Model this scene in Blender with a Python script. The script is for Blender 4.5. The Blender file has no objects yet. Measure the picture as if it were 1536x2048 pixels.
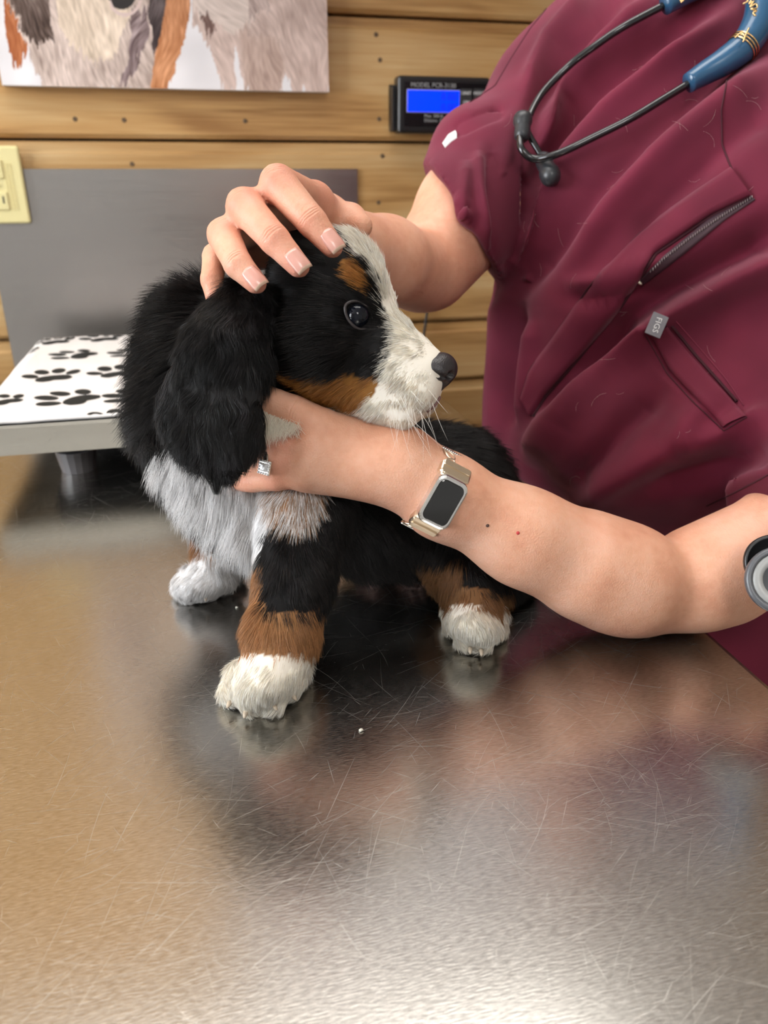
import bpy, bmesh, math, random
import numpy as np
from mathutils import Vector, Matrix
from mathutils.bvhtree import BVHTree

# ------------------------------------------------------------------ camera, world, light, exposure
SC = bpy.context.scene
COL = SC.collection
F_PX = 1540.0                      # focal length in pixels of the 1536x2048 frame
PITCH = math.radians(24.0)         # looking down
YAW = math.radians(13.4)           # turned to the right of the wall's normal
TABLE_Z = 0.90
CAM = np.array([0.0, 0.0, TABLE_Z + 0.29])
cp, sp_, ca, sa = math.cos(PITCH), math.sin(PITCH), math.cos(YAW), math.sin(YAW)
C_R = np.array([ca, -sa, 0.0])
C_F = np.array([sa * cp, ca * cp, -sp_])
C_D = np.cross(C_F, C_R)           # image down

def P(x, y, Z):
    """photograph pixel + distance along the optical axis -> point in the room"""
    return CAM + Z * ((x - 768) / F_PX * C_R + (y - 1024) / F_PX * C_D + C_F)

def proj(p):
    q = np.asarray(p, dtype=np.float64) - CAM
    z = q @ C_F
    return 768 + F_PX * (q @ C_R) / z, 1024 + F_PX * (q @ C_D) / z, z

cam_data = bpy.data.cameras.new('camera')
cam_data.sensor_fit = 'HORIZONTAL'
cam_data.sensor_width = 36.0
cam_data.lens = 36.0 * F_PX / 1536.0
cam_data.clip_start = 0.02
cam_data.dof.use_dof = True
cam_data.dof.focus_distance = 0.45
cam_data.dof.aperture_fstop = 12.0
cam_obj = bpy.data.objects.new('camera', cam_data)
COL.objects.link(cam_obj)
m3 = Matrix((C_R, -C_D, -C_F)).transposed()
cam_obj.matrix_world = Matrix.Translation(CAM) @ m3.to_4x4()
SC.camera = cam_obj

world = bpy.data.worlds.new('room_light')
SC.world = world
world.use_nodes = True
wb = world.node_tree.nodes['Background']
wb.inputs[0].default_value = (1.0, 0.97, 0.93, 1)
wb.inputs[1].default_value = 0.55

def area_light(name, loc, sx, sy, power, color=(1, 0.97, 0.92), rot=(0, 0, 0)):
    l = bpy.data.lights.new(name, 'AREA')
    l.shape = 'RECTANGLE'; l.size = sx; l.size_y = sy; l.energy = power; l.color = color
    o = bpy.data.objects.new(name, l); COL.objects.link(o)
    o.location = loc; o.rotation_euler = rot
    return o
CEIL_Z = 2.45
area_light('troffer_glow', (0.10, 0.66, CEIL_Z - 0.055), 1.15, 0.55, 8)
area_light('troffer_glow', (-0.1, -1.5, CEIL_Z - 0.055), 0.55, 1.15, 18)
area_light('window_daylight', (-2.2, 0.15, 1.55), 1.1, 1.2, 62, (.90, .95, 1.0), (0, -math.pi / 2, 0))
SC.view_settings.view_transform = 'Standard'
SC.view_settings.look = 'None'
SC.view_settings.exposure = 0.02
SC.view_settings.gamma = 1.0
SC.view_settings.use_curve_mapping = False
SC.cycles.use_denoising = True
SC.cycles.use_light_tree = False
SC.cycles.adaptive_min_samples = 12
SC.cycles.max_bounces = 8
SC.cycles.diffuse_bounces = 6
SC.cycles.glossy_bounces = 3
SC.cycles.transmission_bounces = 6
SC.cycles.caustics_reflective = False
SC.cycles.caustics_refractive = False
SC.cycles.use_adaptive_sampling = True
SC.cycles.adaptive_threshold = .07

# ------------------------------------------------------------------ helpers: objects
rng = np.random.default_rng(7)
random.seed(7)

def tag(o, label=None, cat=None, group=None, kind=None):
    if label: o['label'] = label
    if cat: o['category'] = cat
    if group: o['group'] = group
    if kind: o['kind'] = kind
    return o

def put(o, parent=None):
    COL.objects.link(o)
    if parent is not None:
        o.parent = parent
        M = Matrix.Identity(4); q = parent
        while q is not None:
            M = Matrix.LocRotScale(q.location, q.rotation_euler, q.scale) @ M if q.parent is None else \
                q.matrix_parent_inverse @ Matrix.LocRotScale(q.location, q.rotation_euler, q.scale) @ M
            q = q.parent
        o.matrix_parent_inverse = M.inverted()
    return o

def empty(name, loc):
    o = bpy.data.objects.new(name, None)
    o.empty_display_size = 0.05
    COL.objects.link(o); o.location = loc
    return o

def mesh_obj(name, verts, faces, mat=None, parent=None, smooth=True):
    me = bpy.data.meshes.new(name)
    if isinstance(faces, np.ndarray):
        faces = faces.tolist()
    me.from_pydata([tuple(map(float, v)) for v in verts] if not isinstance(verts, np.ndarray) else verts.tolist(), [], faces)
    me.update()
    if smooth:
        me.polygons.foreach_set('use_smooth', np.ones(len(me.polygons), dtype=bool))
    if mat: me.materials.append(mat)
    return put(bpy.data.objects.new(name, me), parent)

def bm_obj(name, bm, mat=None, parent=None, smooth=False):
    me = bpy.data.meshes.new(name)
    bm.normal_update(); bm.to_mesh(me); bm.free()
    if smooth:
        me.polygons.foreach_set('use_smooth', np.ones(len(me.polygons), dtype=bool))
    if mat: me.materials.append(mat)
    return put(bpy.data.objects.new(name, me), parent)

def box_bm(x0, x1, y0, y1, z0, z1, bev=0.0, seg=2, M=None):
    bm = bmesh.new()
    bmesh.ops.create_cube(bm, size=1.0)
    for v in bm.verts:
        v.co = Vector((x0 + (v.co.x + .5) * (x1 - x0), y0 + (v.co.y + .5) * (y1 - y0), z0 + (v.co.z + .5) * (z1 - z0)))
    if bev:
        bmesh.ops.bevel(bm, geom=bm.edges[:], offset=bev, segments=seg, affect='EDGES', profile=0.5)
    if M is not None:
        bmesh.ops.transform(bm, matrix=M, verts=bm.verts[:])
    return bm

def box(name, x0, x1, y0, y1, z0, z1, mat, parent=None, bev=0.0, seg=2, M=None):
    return bm_obj(name, box_bm(x0, x1, y0, y1, z0, z1, bev, seg, M), mat, parent, smooth=False)

def tube_geo(pts, radii, n=12, closed=False, cap=True):
    """swept tube through points (parallel transport frame)"""
    pts = np.asarray(pts, float); m = len(pts)
    if np.isscalar(radii): radii = [radii] * m
    tang = np.gradient(pts, axis=0)
    if closed:
        tang = np.roll(pts, -1, 0) - np.roll(pts, 1, 0)
    tang /= np.linalg.norm(tang, axis=1)[:, None] + 1e-12
    ref = np.array([0, 0, 1.0]) if abs(tang[0][2]) < .9 else np.array([1.0, 0, 0])
    nrm = np.cross(tang[0], ref); nrm /= np.linalg.norm(nrm)
    V = []
    for i in range(m):
        nrm = nrm - tang[i] * (nrm @ tang[i]); nrm /= np.linalg.norm(nrm)
        b = np.cross(tang[i], nrm)
        for j in range(n):
            a = 2 * math.pi * j / n
            V.append(pts[i] + radii[i] * (math.cos(a) * nrm + math.sin(a) * b))
    Fc = []
    for i in range(m if closed else m - 1):
        i2 = (i + 1) % m
        for j in range(n):
            Fc.append((i * n + j, i * n + (j + 1) % n, i2 * n + (j + 1) % n, i2 * n + j))
    if cap and not closed:
        Fc.append(tuple(range(n - 1, -1, -1)))
        Fc.append(tuple((m - 1) * n + j for j in range(n)))
    return V, Fc

def tube(name, pts, radii, mat, parent=None, n=12, closed=False):
    V, Fc = tube_geo(pts, radii, n, closed)
    return mesh_obj(name, V, Fc, mat, parent)

def catmull(pts, n=8):
    pts = [np.asarray(p, float) for p in pts]
    q = [2 * pts[0] - pts[1]] + pts + [2 * pts[-1] - pts[-2]]
    out = []
    for i in range(1, len(q) - 2):
        for t in np.linspace(0, 1, n, endpoint=False):
            a, b, c, d = q[i - 1], q[i], q[i + 1], q[i + 2]
            out.append(.5 * ((2 * b) + (c - a) * t + (2 * a - 5 * b + 4 * c - d) * t * t + (3 * b - a - 3 * c + d) * t ** 3))
    out.append(q[-2])
    return np.array(out)

def merge_geo(parts):
    V, Fc = [], []
    for v, f in parts:
        k = len(V); V += list(v); Fc += [tuple(i + k for i in q) for q in f]
    return V, Fc

# ------------------------------------------------------------------ helpers: materials
def mat(name, color=(.8, .8, .8), rough=.5, metal=0.0, spec=.5, emit=None, estr=0.0, sss=0.0, coat=0.0):
    m = bpy.data.materials.new(name); m.use_nodes = True
    b = m.node_tree.nodes['Principled BSDF']
    b.inputs['Base Color'].default_value = (*color, 1)
    b.inputs['Roughness'].default_value = rough
    b.inputs['Metallic'].default_value = metal
    b.inputs['Specular IOR Level'].default_value = spec
    if emit:
        b.inputs['Emission Color'].default_value = (*emit, 1)
        b.inputs['Emission Strength'].default_value = estr
    if sss:
        b.inputs['Subsurface Weight'].default_value = sss
        b.inputs['Subsurface Radius'].default_value = (1.0, .35, .2)
        b.inputs['Subsurface Scale'].default_value = .006
    if coat:
        b.inputs['Coat Weight'].default_value = coat
        b.inputs['Coat Roughness'].default_value = .08
    return m

def nodes(m):
    nt = m.node_tree
    return nt, nt.nodes, nt.links, nt.nodes['Principled BSDF']

def srgb(r, g, b):
    f = lambda c: (c / 255 / 12.92) if c / 255 <= .04045 else ((c / 255 + .055) / 1.055) ** 2.4
    return (f(r), f(g), f(b))

def N(nt, t, **kw):
    n = nt.nodes.new(t)
    for k, v in kw.items(): setattr(n, k, v)
    return n

def ramp(nt, stops):
    r = nt.nodes.new('ShaderNodeValToRGB')
    e = r.color_ramp.elements
    e[0].position, e[0].color = stops[0][0], (*stops[0][1], 1)
    e[1].position, e[1].color = stops[-1][0], (*stops[-1][1], 1)
    for p_, c_ in stops[1:-1]:
        x = e.new(p_); x.color = (*c_, 1)
    return r

def wood_material():
    m = mat('honey_pine', rough=.45, spec=.35, coat=.12)
    nt, nd, lk, b = nodes(m)
    tc = N(nt, 'ShaderNodeTexCoord'); oi = N(nt, 'ShaderNodeObjectInfo')
    off = N(nt, 'ShaderNodeVectorMath', operation='MULTIPLY_ADD')
    cmb = N(nt, 'ShaderNodeCombineXYZ')
    lk.new(oi.outputs['Random'], cmb.inputs[0]); lk.new(oi.outputs['Random'], cmb.inputs[2])
    off.inputs[1].default_value = (17, 0, 9)
    lk.new(cmb.outputs[0], off.inputs[0]); lk.new(tc.outputs['Object'], off.inputs[2])
    mp = N(nt, 'ShaderNodeMapping'); mp.inputs['Scale'].default_value = (1.3, 6, 11)
    lk.new(off.outputs[0], mp.inputs[0])
    nz = N(nt, 'ShaderNodeTexNoise'); nz.inputs['Scale'].default_value = 1.6; nz.inputs['Detail'].default_value = 2; nz.inputs['Distortion'].default_value = .8
    lk.new(mp.outputs[0], nz.inputs['Vector'])
    mp2 = N(nt, 'ShaderNodeMapping'); mp2.inputs['Scale'].default_value = (4, 30, 120)
    lk.new(off.outputs[0], mp2.inputs[0])
    gr = N(nt, 'ShaderNodeTexNoise'); gr.inputs['Scale'].default_value = 2.2; gr.inputs['Detail'].default_value = 2.5
    lk.new(mp2.outputs[0], gr.inputs['Vector'])
    add = N(nt, 'ShaderNodeMath', operation='MULTIPLY_ADD'); add.inputs[1].default_value = .32
    lk.new(gr.outputs[0], add.inputs[0]); lk.new(nz.outputs[0], add.inputs[2])
    r = ramp(nt, [(.42, srgb(150, 108, 62)), (.60, srgb(188, 146, 92)), (.74, srgb(200, 162, 110)), (.9, srgb(214, 182, 134))])
    lk.new(add.outputs[0], r.inputs[0])
    hs = N(nt, 'ShaderNodeHueSaturation')
    mr = N(nt, 'ShaderNodeMapRange'); mr.inputs[3].default_value = .86; mr.inputs[4].default_value = 1.08
    lk.new(oi.outputs['Random'], mr.inputs[0]); lk.new(mr.outputs[0], hs.inputs['Value'])
    lk.new(r.outputs[0], hs.inputs['Color']); lk.new(hs.outputs[0], b.inputs['Base Color'])
    return m

def steel_table_material():
    m = mat('scratched_steel', color=(.56, .545, .515), rough=.2, metal=1.0)
    nt, nd, lk, b = nodes(m)
    tc = N(nt, 'ShaderNodeTexCoord')
    blotch = N(nt, 'ShaderNodeTexNoise'); blotch.inputs['Scale'].default_value = 9; blotch.inputs['Detail'].default_value = 4
    lk.new(tc.outputs['Object'], blotch.inputs['Vector'])
    mp = N(nt, 'ShaderNodeMapping'); mp.inputs['Scale'].default_value = (26, 150, 1); mp.inputs['Rotation'].default_value = (0, 0, .15)
    lk.new(tc.outputs['Object'], mp.inputs[0])
    fine = N(nt, 'ShaderNodeTexNoise'); fine.inputs['Scale'].default_value = 9; fine.inputs['Detail'].default_value = 2
    lk.new(mp.outputs[0], fine.inputs['Vector'])
    a1 = N(nt, 'ShaderNodeMath', operation='MULTIPLY_ADD'); a1.inputs[1].default_value = .12; a1.inputs[2].default_value = .10
    lk.new(blotch.outputs[0], a1.inputs[0])
    a3 = N(nt, 'ShaderNodeMath', operation='MULTIPLY_ADD'); a3.inputs[1].default_value = .14
    lk.new(fine.outputs[0], a3.inputs[0]); lk.new(a1.outputs[0], a3.inputs[2])
    lk.new(a3.outputs[0], b.inputs['Roughness'])
    cr = ramp(nt, [(.25, (.46, .445, .42)), (.75, (.66, .645, .61))])
    lk.new(fine.outputs[0], cr.inputs[0]); lk.new(cr.outputs[0], b.inputs['Base Color'])
    bp = N(nt, 'ShaderNodeBump'); bp.inputs['Strength'].default_value = .12; bp.inputs['Distance'].default_value = .0004
    lk.new(fine.outputs[0], bp.inputs['Height']); lk.new(bp.outputs[0], b.inputs['Normal'])
    return m

def brushed_steel(name, color=(.45, .44, .43), rough=.32, sc=(4, 1, 200)):
    m = mat(name, color=color, rough=rough, metal=1.0)
    nt, nd, lk, b = nodes(m)
    tc = N(nt, 'ShaderNodeTexCoord'); mp = N(nt, 'ShaderNodeMapping'); mp.inputs['Scale'].default_value = sc
    lk.new(tc.outputs['Object'], mp.inputs[0])
    n = N(nt, 'ShaderNodeTexNoise'); n.inputs['Scale'].default_value = 3; n.inputs['Detail'].default_value = 3
    lk.new(mp.outputs[0], n.inputs['Vector'])
    mr = N(nt, 'ShaderNodeMapRange'); mr.inputs[3].default_value = rough - .06; mr.inputs[4].default_value = rough + .12
    lk.new(n.outputs[0], mr.inputs[0]); lk.new(mr.outputs[0], b.inputs['Roughness'])
    return m

def skin_material():
    m = mat('skin', color=srgb(210, 150, 120), rough=.5, spec=.35, sss=.15)
    nt, nd, lk, b = nodes(m)
    tc = N(nt, 'ShaderNodeTexCoord')
    n = N(nt, 'ShaderNodeTexNoise'); n.inputs['Scale'].default_value = 28; n.inputs['Detail'].default_value = 4
    lk.new(tc.outputs['Object'], n.inputs['Vector'])
    nb = N(nt, 'ShaderNodeTexNoise'); nb.inputs['Scale'].default_value = 190; nb.inputs['Detail'].default_value = 2
    lk.new(tc.outputs['Object'], nb.inputs['Vector'])
    ad = N(nt, 'ShaderNodeMath', operation='MULTIPLY_ADD'); ad.inputs[1].default_value = .3
    lk.new(nb.outputs[0], ad.inputs[0]); 
    su = N(nt, 'ShaderNodeMath', operation='SUBTRACT'); su.inputs[1].default_value = .15
    lk.new(n.outputs[0], su.inputs[0]); lk.new(su.outputs[0], ad.inputs[2])
    at = N(nt, 'ShaderNodeAttribute', attribute_name='flush')
    r = ramp(nt, [(.33, srgb(217, 158, 129)), (.5, srgb(226, 170, 141)), (.68, srgb(232, 181, 155))])
    lk.new(ad.outputs[0], r.inputs[0])
    mx = N(nt, 'ShaderNodeMix', data_type='RGBA')
    lk.new(at.outputs['Fac'], mx.inputs[0]); lk.new(r.outputs[0], mx.inputs[6])
    mx.inputs[7].default_value = (*srgb(212, 126, 110), 1)
    lk.new(mx.outputs[2], b.inputs['Base Color'])
    v = N(nt, 'ShaderNodeTexVoronoi'); v.inputs['Scale'].default_value = 900
    lk.new(tc.outputs['Object'], v.inputs['Vector'])
    bp = N(nt, 'ShaderNodeBump'); bp.inputs['Strength'].default_value = .22; bp.inputs['Distance'].default_value = .0006
    lk.new(v.outputs[0], bp.inputs['Height']); lk.new(bp.outputs[0], b.inputs['Normal'])
    return m

def cloth_material(name, color, sheen=.25):
    m = mat(name, color=color, rough=.8, spec=.2)
    nt, nd, lk, b = nodes(m)
    b.inputs['Sheen Weight'].default_value = sheen
    b.inputs['Sheen Roughness'].default_value = .5
    b.inputs['Sheen Tint'].default_value = (1.0, .55, .65, 1)
    tc = N(nt, 'ShaderNodeTexCoord')
    mp = N(nt, 'ShaderNodeMapping'); mp.inputs['Rotation'].default_value = (.3, .6, .8); mp.inputs['Scale'].default_value = (1, 1, 1)
    lk.new(tc.outputs['Object'], mp.inputs[0])
    w = N(nt, 'ShaderNodeTexWave'); w.inputs['Scale'].default_value = 520; w.inputs['Distortion'].default_value = 1.5; w.inputs['Detail'].default_value = 0
    lk.new(mp.outputs[0], w.inputs['Vector'])
    n = N(nt, 'ShaderNodeTexNoise'); n.inputs['Scale'].default_value = 14; n.inputs['Detail'].default_value = 2
    lk.new(tc.outputs['Object'], n.inputs['Vector'])
    c2 = tuple(c * 1.22 for c in color); c1 = tuple(c * .85 for c in color)
    r = ramp(nt, [(.35, c1), (.65, c2)])
    lk.new(n.outputs[0], r.inputs[0]); lk.new(r.outputs[0], b.inputs['Base Color'])
    bp = N(nt, 'ShaderNodeBump'); bp.inputs['Strength'].default_value = .14; bp.inputs['Distance'].default_value = .0005
    lk.new(w.outputs[0], bp.inputs['Height']); lk.new(bp.outputs[0], b.inputs['Normal'])
    return m

def attr_material(name, attr, rough=.7, spec=.3):
    m = mat(name, rough=rough, spec=spec)
    nt, nd, lk, b = nodes(m)
    a = N(nt, 'ShaderNodeAttribute', attribute_name=attr)
    lk.new(a.outputs['Color'], b.inputs['Base Color'])
    return m

def set_vcol(o, attr, cols):
    at = o.data.attributes.new(attr, 'FLOAT_COLOR', 'POINT')
    c = np.ones((len(cols), 4), np.float32); c[:, :3] = cols
    at.data.foreach_set('color', c.ravel())

# ------------------------------------------------------------------ helpers: value noise, polygons
def _h(ix, iy, iz, s):
    n = (ix * 73856093) ^ (iy * 19349663) ^ (iz * 83492791) ^ (s * 2654435761 & 0x7fffffff)
    n = (n ^ (n >> 13)) * 1274126177 & 0x7fffffff
    n = (n ^ (n >> 16)) & 0xffff
    return n / 65535.0
def vnoise(p, freq, seed=0):
    q = np.asarray(p, np.float64) * freq + 1000.0
    i = np.floor(q).astype(np.int64); f = q - i; f = f * f * (3 - 2 * f)
    out = 0
    for dx in (0, 1):
        for dy in (0, 1):
            for dz in (0, 1):
                w = (f[:, 0] if dx else 1 - f[:, 0]) * (f[:, 1] if dy else 1 - f[:, 1]) * (f[:, 2] if dz else 1 - f[:, 2])
                out = out + w * _h(i[:, 0] + dx, i[:, 1] + dy, i[:, 2] + dz, seed)
    return out * 2 - 1
def vnoise3(p, freq, seed=0):
    return np.stack([vnoise(p, freq, seed + k) for k in range(3)], 1)

def in_poly(x, y, poly):
    r = np.zeros(len(x), bool); n = len(poly)
    for i in range(n):
        x0, y0 = poly[i]; x1, y1 = poly[(i + 1) % n]
        if y0 == y1: continue
        c = ((y0 > y) != (y1 > y)) & (x < (x1 - x0) * (y - y0) / (y1 - y0) + x0)
        r ^= c
    return r

def seg_dist(x, y, pl):
    """distance in px to a polyline"""
    d = np.full(len(x), 1e9); tt = np.zeros(len(x))
    for i in range(len(pl) - 1):
        ax, ay = pl[i]; bx, by = pl[i + 1]
        L = (bx - ax) ** 2 + (by - ay) ** 2
        t = np.clip(((x - ax) * (bx - ax) + (y - ay) * (by - ay)) / L, 0, 1)
        e = np.hypot(x - ax - t * (bx - ax), y - ay - t * (by - ay))
        m = e < d; d[m] = e[m]; tt[m] = (i + t[m]) / (len(pl) - 1)
    return d, tt

# ------------------------------------------------------------------ helpers: smooth solids (one continuous surface per body)
class Solid:
    def __init__(s): s.pr = []
    def rc(s, a, b, r1, r2, k=.008, tag=0, cut=None):
        s.pr.append(dict(t='rc', a=np.asarray(a, float), b=np.asarray(b, float), r1=r1, r2=r2, k=k, tag=tag, cut=cut)); return s
    def el(s, c, axes, r, k=.008, tag=0):
        s.pr.append(dict(t='el', c=np.asarray(c, float), A=np.asarray(axes, float), r=np.asarray(r, float), k=k, tag=tag, cut=None)); return s
    def box_out(s, lo, hi, k=.004):
        s.pr.append(dict(t='box', lo=np.asarray(lo, float), hi=np.asarray(hi, float), k=k, tag=-1, cut=None)); return s
    # pixel-based shorthands
    def px(s, x1, y1, Z1, r1, x2, y2, Z2, r2, k=.008, tag=0, cut=None):
        return s.rc(P(x1, y1, Z1), P(x2, y2, Z2), r1 * Z1 / F_PX, r2 * Z2 / F_PX, k, tag, cut)
    def pe(s, x, y, Z, rx, ry, rz, ang=0, k=.008, tag=0):
        t = math.radians(ang)
        ax = np.array([math.cos(t) * C_R + math.sin(t) * C_D, -math.sin(t) * C_R + math.cos(t) * C_D, C_F])
        return s.el(P(x, y, Z), ax, (rx * Z / F_PX, ry * Z / F_PX, rz), k, tag)
    def one(s, q, p):
        if q['t'] == 'rc':
            ba = q['b'] - q['a']; r1, r2 = q['r1'], q['r2']
            l2 = ba @ ba; pa = p - q['a']
            if l2 < 1e-10:
                d = np.sqrt((pa * pa).sum(1)) - max(r1, r2)
            else:
                rr = r1 - r2; a2 = l2 - rr * rr; il2 = 1 / l2
                y = pa @ ba; z = y - l2
                t = pa * l2 - y[:, None] * ba
                x2 = (t * t).sum(1); y2 = y * y * l2; z2 = z * z * l2
                k = np.sign(rr) * rr * rr * x2
                d = (np.sqrt(np.maximum(x2 * a2 * il2, 0)) + y * rr) * il2 - r1
                m1 = np.sign(y) * a2 * y2 < k
                m2 = np.sign(z) * a2 * z2 > k
                d = np.where(m1, np.sqrt(x2 + y2) * il2 - r1, d)
                d = np.where(m2, np.sqrt(x2 + z2) * il2 - r2, d)
        elif q['t'] == 'el':
            l = (p - q['c']) @ q['A'].T
            k0 = np.sqrt(((l / q['r']) ** 2).sum(1)); k1 = np.sqrt(((l / q['r'] ** 2) ** 2).sum(1))
            d = k0 * (k0 - 1) / np.maximum(k1, 1e-6)
            d = np.where(k0 < 1e-3, -q['r'].min(), d)
        else:
            c = (q['lo'] + q['hi']) / 2; hh = (q['hi'] - q['lo']) / 2
            e = np.abs(p - c) - hh
            d = np.sqrt((np.maximum(e, 0) ** 2).sum(1)) + np.minimum(e.max(1), 0)
        if q['cut'] is not None:
            o, n = q['cut']
            d = np.maximum(d, (p - o) @ n)
        return d
    def ev(s, p, idx=None):
        d = None
        for i in (range(len(s.pr)) if idx is None else idx):
            q = s.pr[i]; e = s.one(q, p); k = q['k']
            if q['t'] == 'box':
                e = -e
                h = np.clip(.5 - .5 * (d - e) / k, 0, 1)     # smooth max
                d = d + (e - d) * h + k * h * (1 - h)
                continue
            if d is None: d = e; continue
            h = np.clip(.5 + .5 * (e - d) / k, 0, 1)
            d = e + (d - e) * h - k * h * (1 - h)
        return d
    def near(s, p):
        """tag of the nearest primitive"""
        best = np.full(len(p), 1e9); tg = np.zeros(len(p), int)
        for q in s.pr:
            if q['t'] == 'box': continue
            e = s.one(q, p); m = e < best
            best[m] = e[m]; tg[m] = q['tag']
        return tg
    def hit(s, x, y, zmin=.2, zmax=1.2, off=0.0):
        x = np.atleast_1d(np.asarray(x, float)); y = np.atleast_1d(np.asarray(y, float))
        dr = ((x - 768) / F_PX)[:, None] * C_R + ((y - 1024) / F_PX)[:, None] * C_D + C_F
        ln = np.linalg.norm(dr, axis=1)
        z = np.full(len(x), zmin)
        for _ in range(70):
            z = np.minimum(z + .8 * (s.ev(CAM + dr * z[:, None]) - off) / ln, zmax)
        return z
    def mesh(s, h, B=20):
        lo = np.full(3, 1e9); hi = -lo; kmax = max(q['k'] for q in s.pr)
        for q in s.pr:
            if q['t'] == 'rc':
                for c, r in ((q['a'], q['r1']), (q['b'], q['r2'])):
                    lo = np.minimum(lo, c - r); hi = np.maximum(hi, c + r)
            elif q['t'] == 'el':
                r = q['r'].max(); lo = np.minimum(lo, q['c'] - r); hi = np.maximum(hi, q['c'] + r)
        lo -= 3 * h + kmax * .3; hi += 3 * h + kmax * .3
        nb = np.ceil((hi - lo) / (h * B)).astype(int)
        I = np.stack(np.meshgrid(*[np.arange(n) for n in nb], indexing='ij'), -1).reshape(-1, 3)
        cen = lo + (I + .5) * B * h
        D = np.stack([s.one(q, cen) for q in s.pr], 1)
        addi = np.array([q['t'] != 'box' for q in s.pr])
        dm = np.where(addi, D, 1e9).min(1)
        hd = B * h * .5 * math.sqrt(3)
        act = np.abs(s.ev(cen)) < hd * 1.25 + kmax * .5
        NY, NZ = int(nb[1]) * B + 8, int(nb[2]) * B + 8
        g = np.stack(np.meshgrid(*[np.arange(B + 1)] * 3, indexing='ij'), -1).reshape(-1, 3)
        keys, verts, quads = [], [], []
        key = lambda c: ((c[:, 0] + 2) * NY + c[:, 1] + 2) * NZ + c[:, 2] + 2
        for b in np.nonzero(act)[0]:
            base = I[b] * B
            idx = [i for i in range(len(s.pr)) if (not addi[i]) or D[b, i] < dm[b] + 2 * hd + kmax]
            if idx and not addi[idx[0]]: continue
            d = s.ev(lo + (base + g) * h, idx).reshape(B + 1, B + 1, B + 1)
            ins = d < 0
            if ins.all() or not ins.any(): continue
            # cell vertices
            acc = np.zeros((B, B, B, 3)); cnt = np.zeros((B, B, B))
            for ax in range(3):
                o1, o2 = [a for a in range(3) if a != ax]
                sl0 = [slice(None)] * 3; sl1 = [slice(None)] * 3
                sl0[ax] = slice(0, B); sl1[ax] = slice(1, B + 1)
                d0, d1 = d[tuple(sl0)], d[tuple(sl1)]
                cr = (d0 < 0) != (d1 < 0)
                t = np.where(cr, d0 / np.where(cr, d0 - d1, 1), 0)
                for p1 in (0, 1):
                    for p2 in (0, 1):
                        sl = [slice(0, B)] * 3
                        sl[o1] = slice(p1, B + p1); sl[o2] = slice(p2, B + p2)
                        c_ = cr[tuple(sl)]; t_ = t[tuple(sl)]
                        acc[..., ax] += np.where(c_, t_, 0); acc[..., o1] += c_ * p1; acc[..., o2] += c_ * p2
                        cnt += c_
                # quads on edges owned by this block
                e = np.argwhere(cr[:B, :B, :B])
                if len(e):
                    ge = e + base; u1 = np.zeros(3, int); u1[o1] = 1; u2 = np.zeros(3, int); u2[o2] = 1
                    q = np.stack([key(ge), key(ge - u1), key(ge - u1 - u2), key(ge - u2)], 1)
                    flip = d0[:B, :B, :B][tuple(e.T)] < 0
                    if ax == 1: flip = ~flip
                    q[~flip] = q[~flip][:, ::-1]
                    quads.append(q)
            c = np.argwhere(cnt > 0)
            if len(c):
                keys.append(key(c + base))
                verts.append(lo + (c + base + acc[tuple(c.T)] / cnt[tuple(c.T)][:, None]) * h)
        keys = np.concatenate(keys); verts = np.concatenate(verts); quads = np.concatenate(quads)
        o = np.argsort(keys); keys = keys[o]; verts = verts[o]
        j = np.clip(np.searchsorted(keys, quads), 0, len(keys) - 1)
        ok = (keys[j] == quads).all(1)
        return verts, j[ok]

def vert_normals(V, Q):
    a = V[Q[:, 2]] - V[Q[:, 0]]; b = V[Q[:, 3]] - V[Q[:, 1]]
    n = np.cross(a, b); out = np.zeros_like(V)
    for k in range(4): np.add.at(out, Q[:, k], n)
    return out / (np.linalg.norm(out, axis=1)[:, None] + 1e-12)

def smooth(V, Q, it=1, lam=.5):
    for _ in range(it):
        acc = np.zeros_like(V); c = np.zeros(len(V))
        for k in range(4):
            np.add.at(acc, Q[:, k], V[Q[:, (k + 1) % 4]] + V[Q[:, (k + 3) % 4]]); np.add.at(c, Q[:, k], 2)
        V = V + lam * (acc / np.maximum(c, 1)[:, None] - V)
    return V

def curves_obj(name, pts, radii, cols, material, parent=None):
    """pts (n, m, 3) strands -> one hair-curves object"""
    n, m = pts.shape[:2]
    hc = bpy.data.hair_curves.new(name)
    hc.add_curves([m] * n)
    hc.attributes['position'].data.foreach_set('vector', pts.astype(np.float32).ravel())
    ra = hc.attributes.get('radius') or hc.attributes.new('radius', 'FLOAT', 'POINT')
    ra.data.foreach_set('value', radii.astype(np.float32).ravel())
    if cols is not None:
        c = np.ones((n, 4), np.float32); c[:, :3] = cols
        at = hc.attributes.new('fur_color', 'FLOAT_COLOR', 'CURVE')
        at.data.foreach_set('color', c.ravel())
    hc.materials.append(material)
    return put(bpy.data.objects.new(name, hc), parent)

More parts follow.
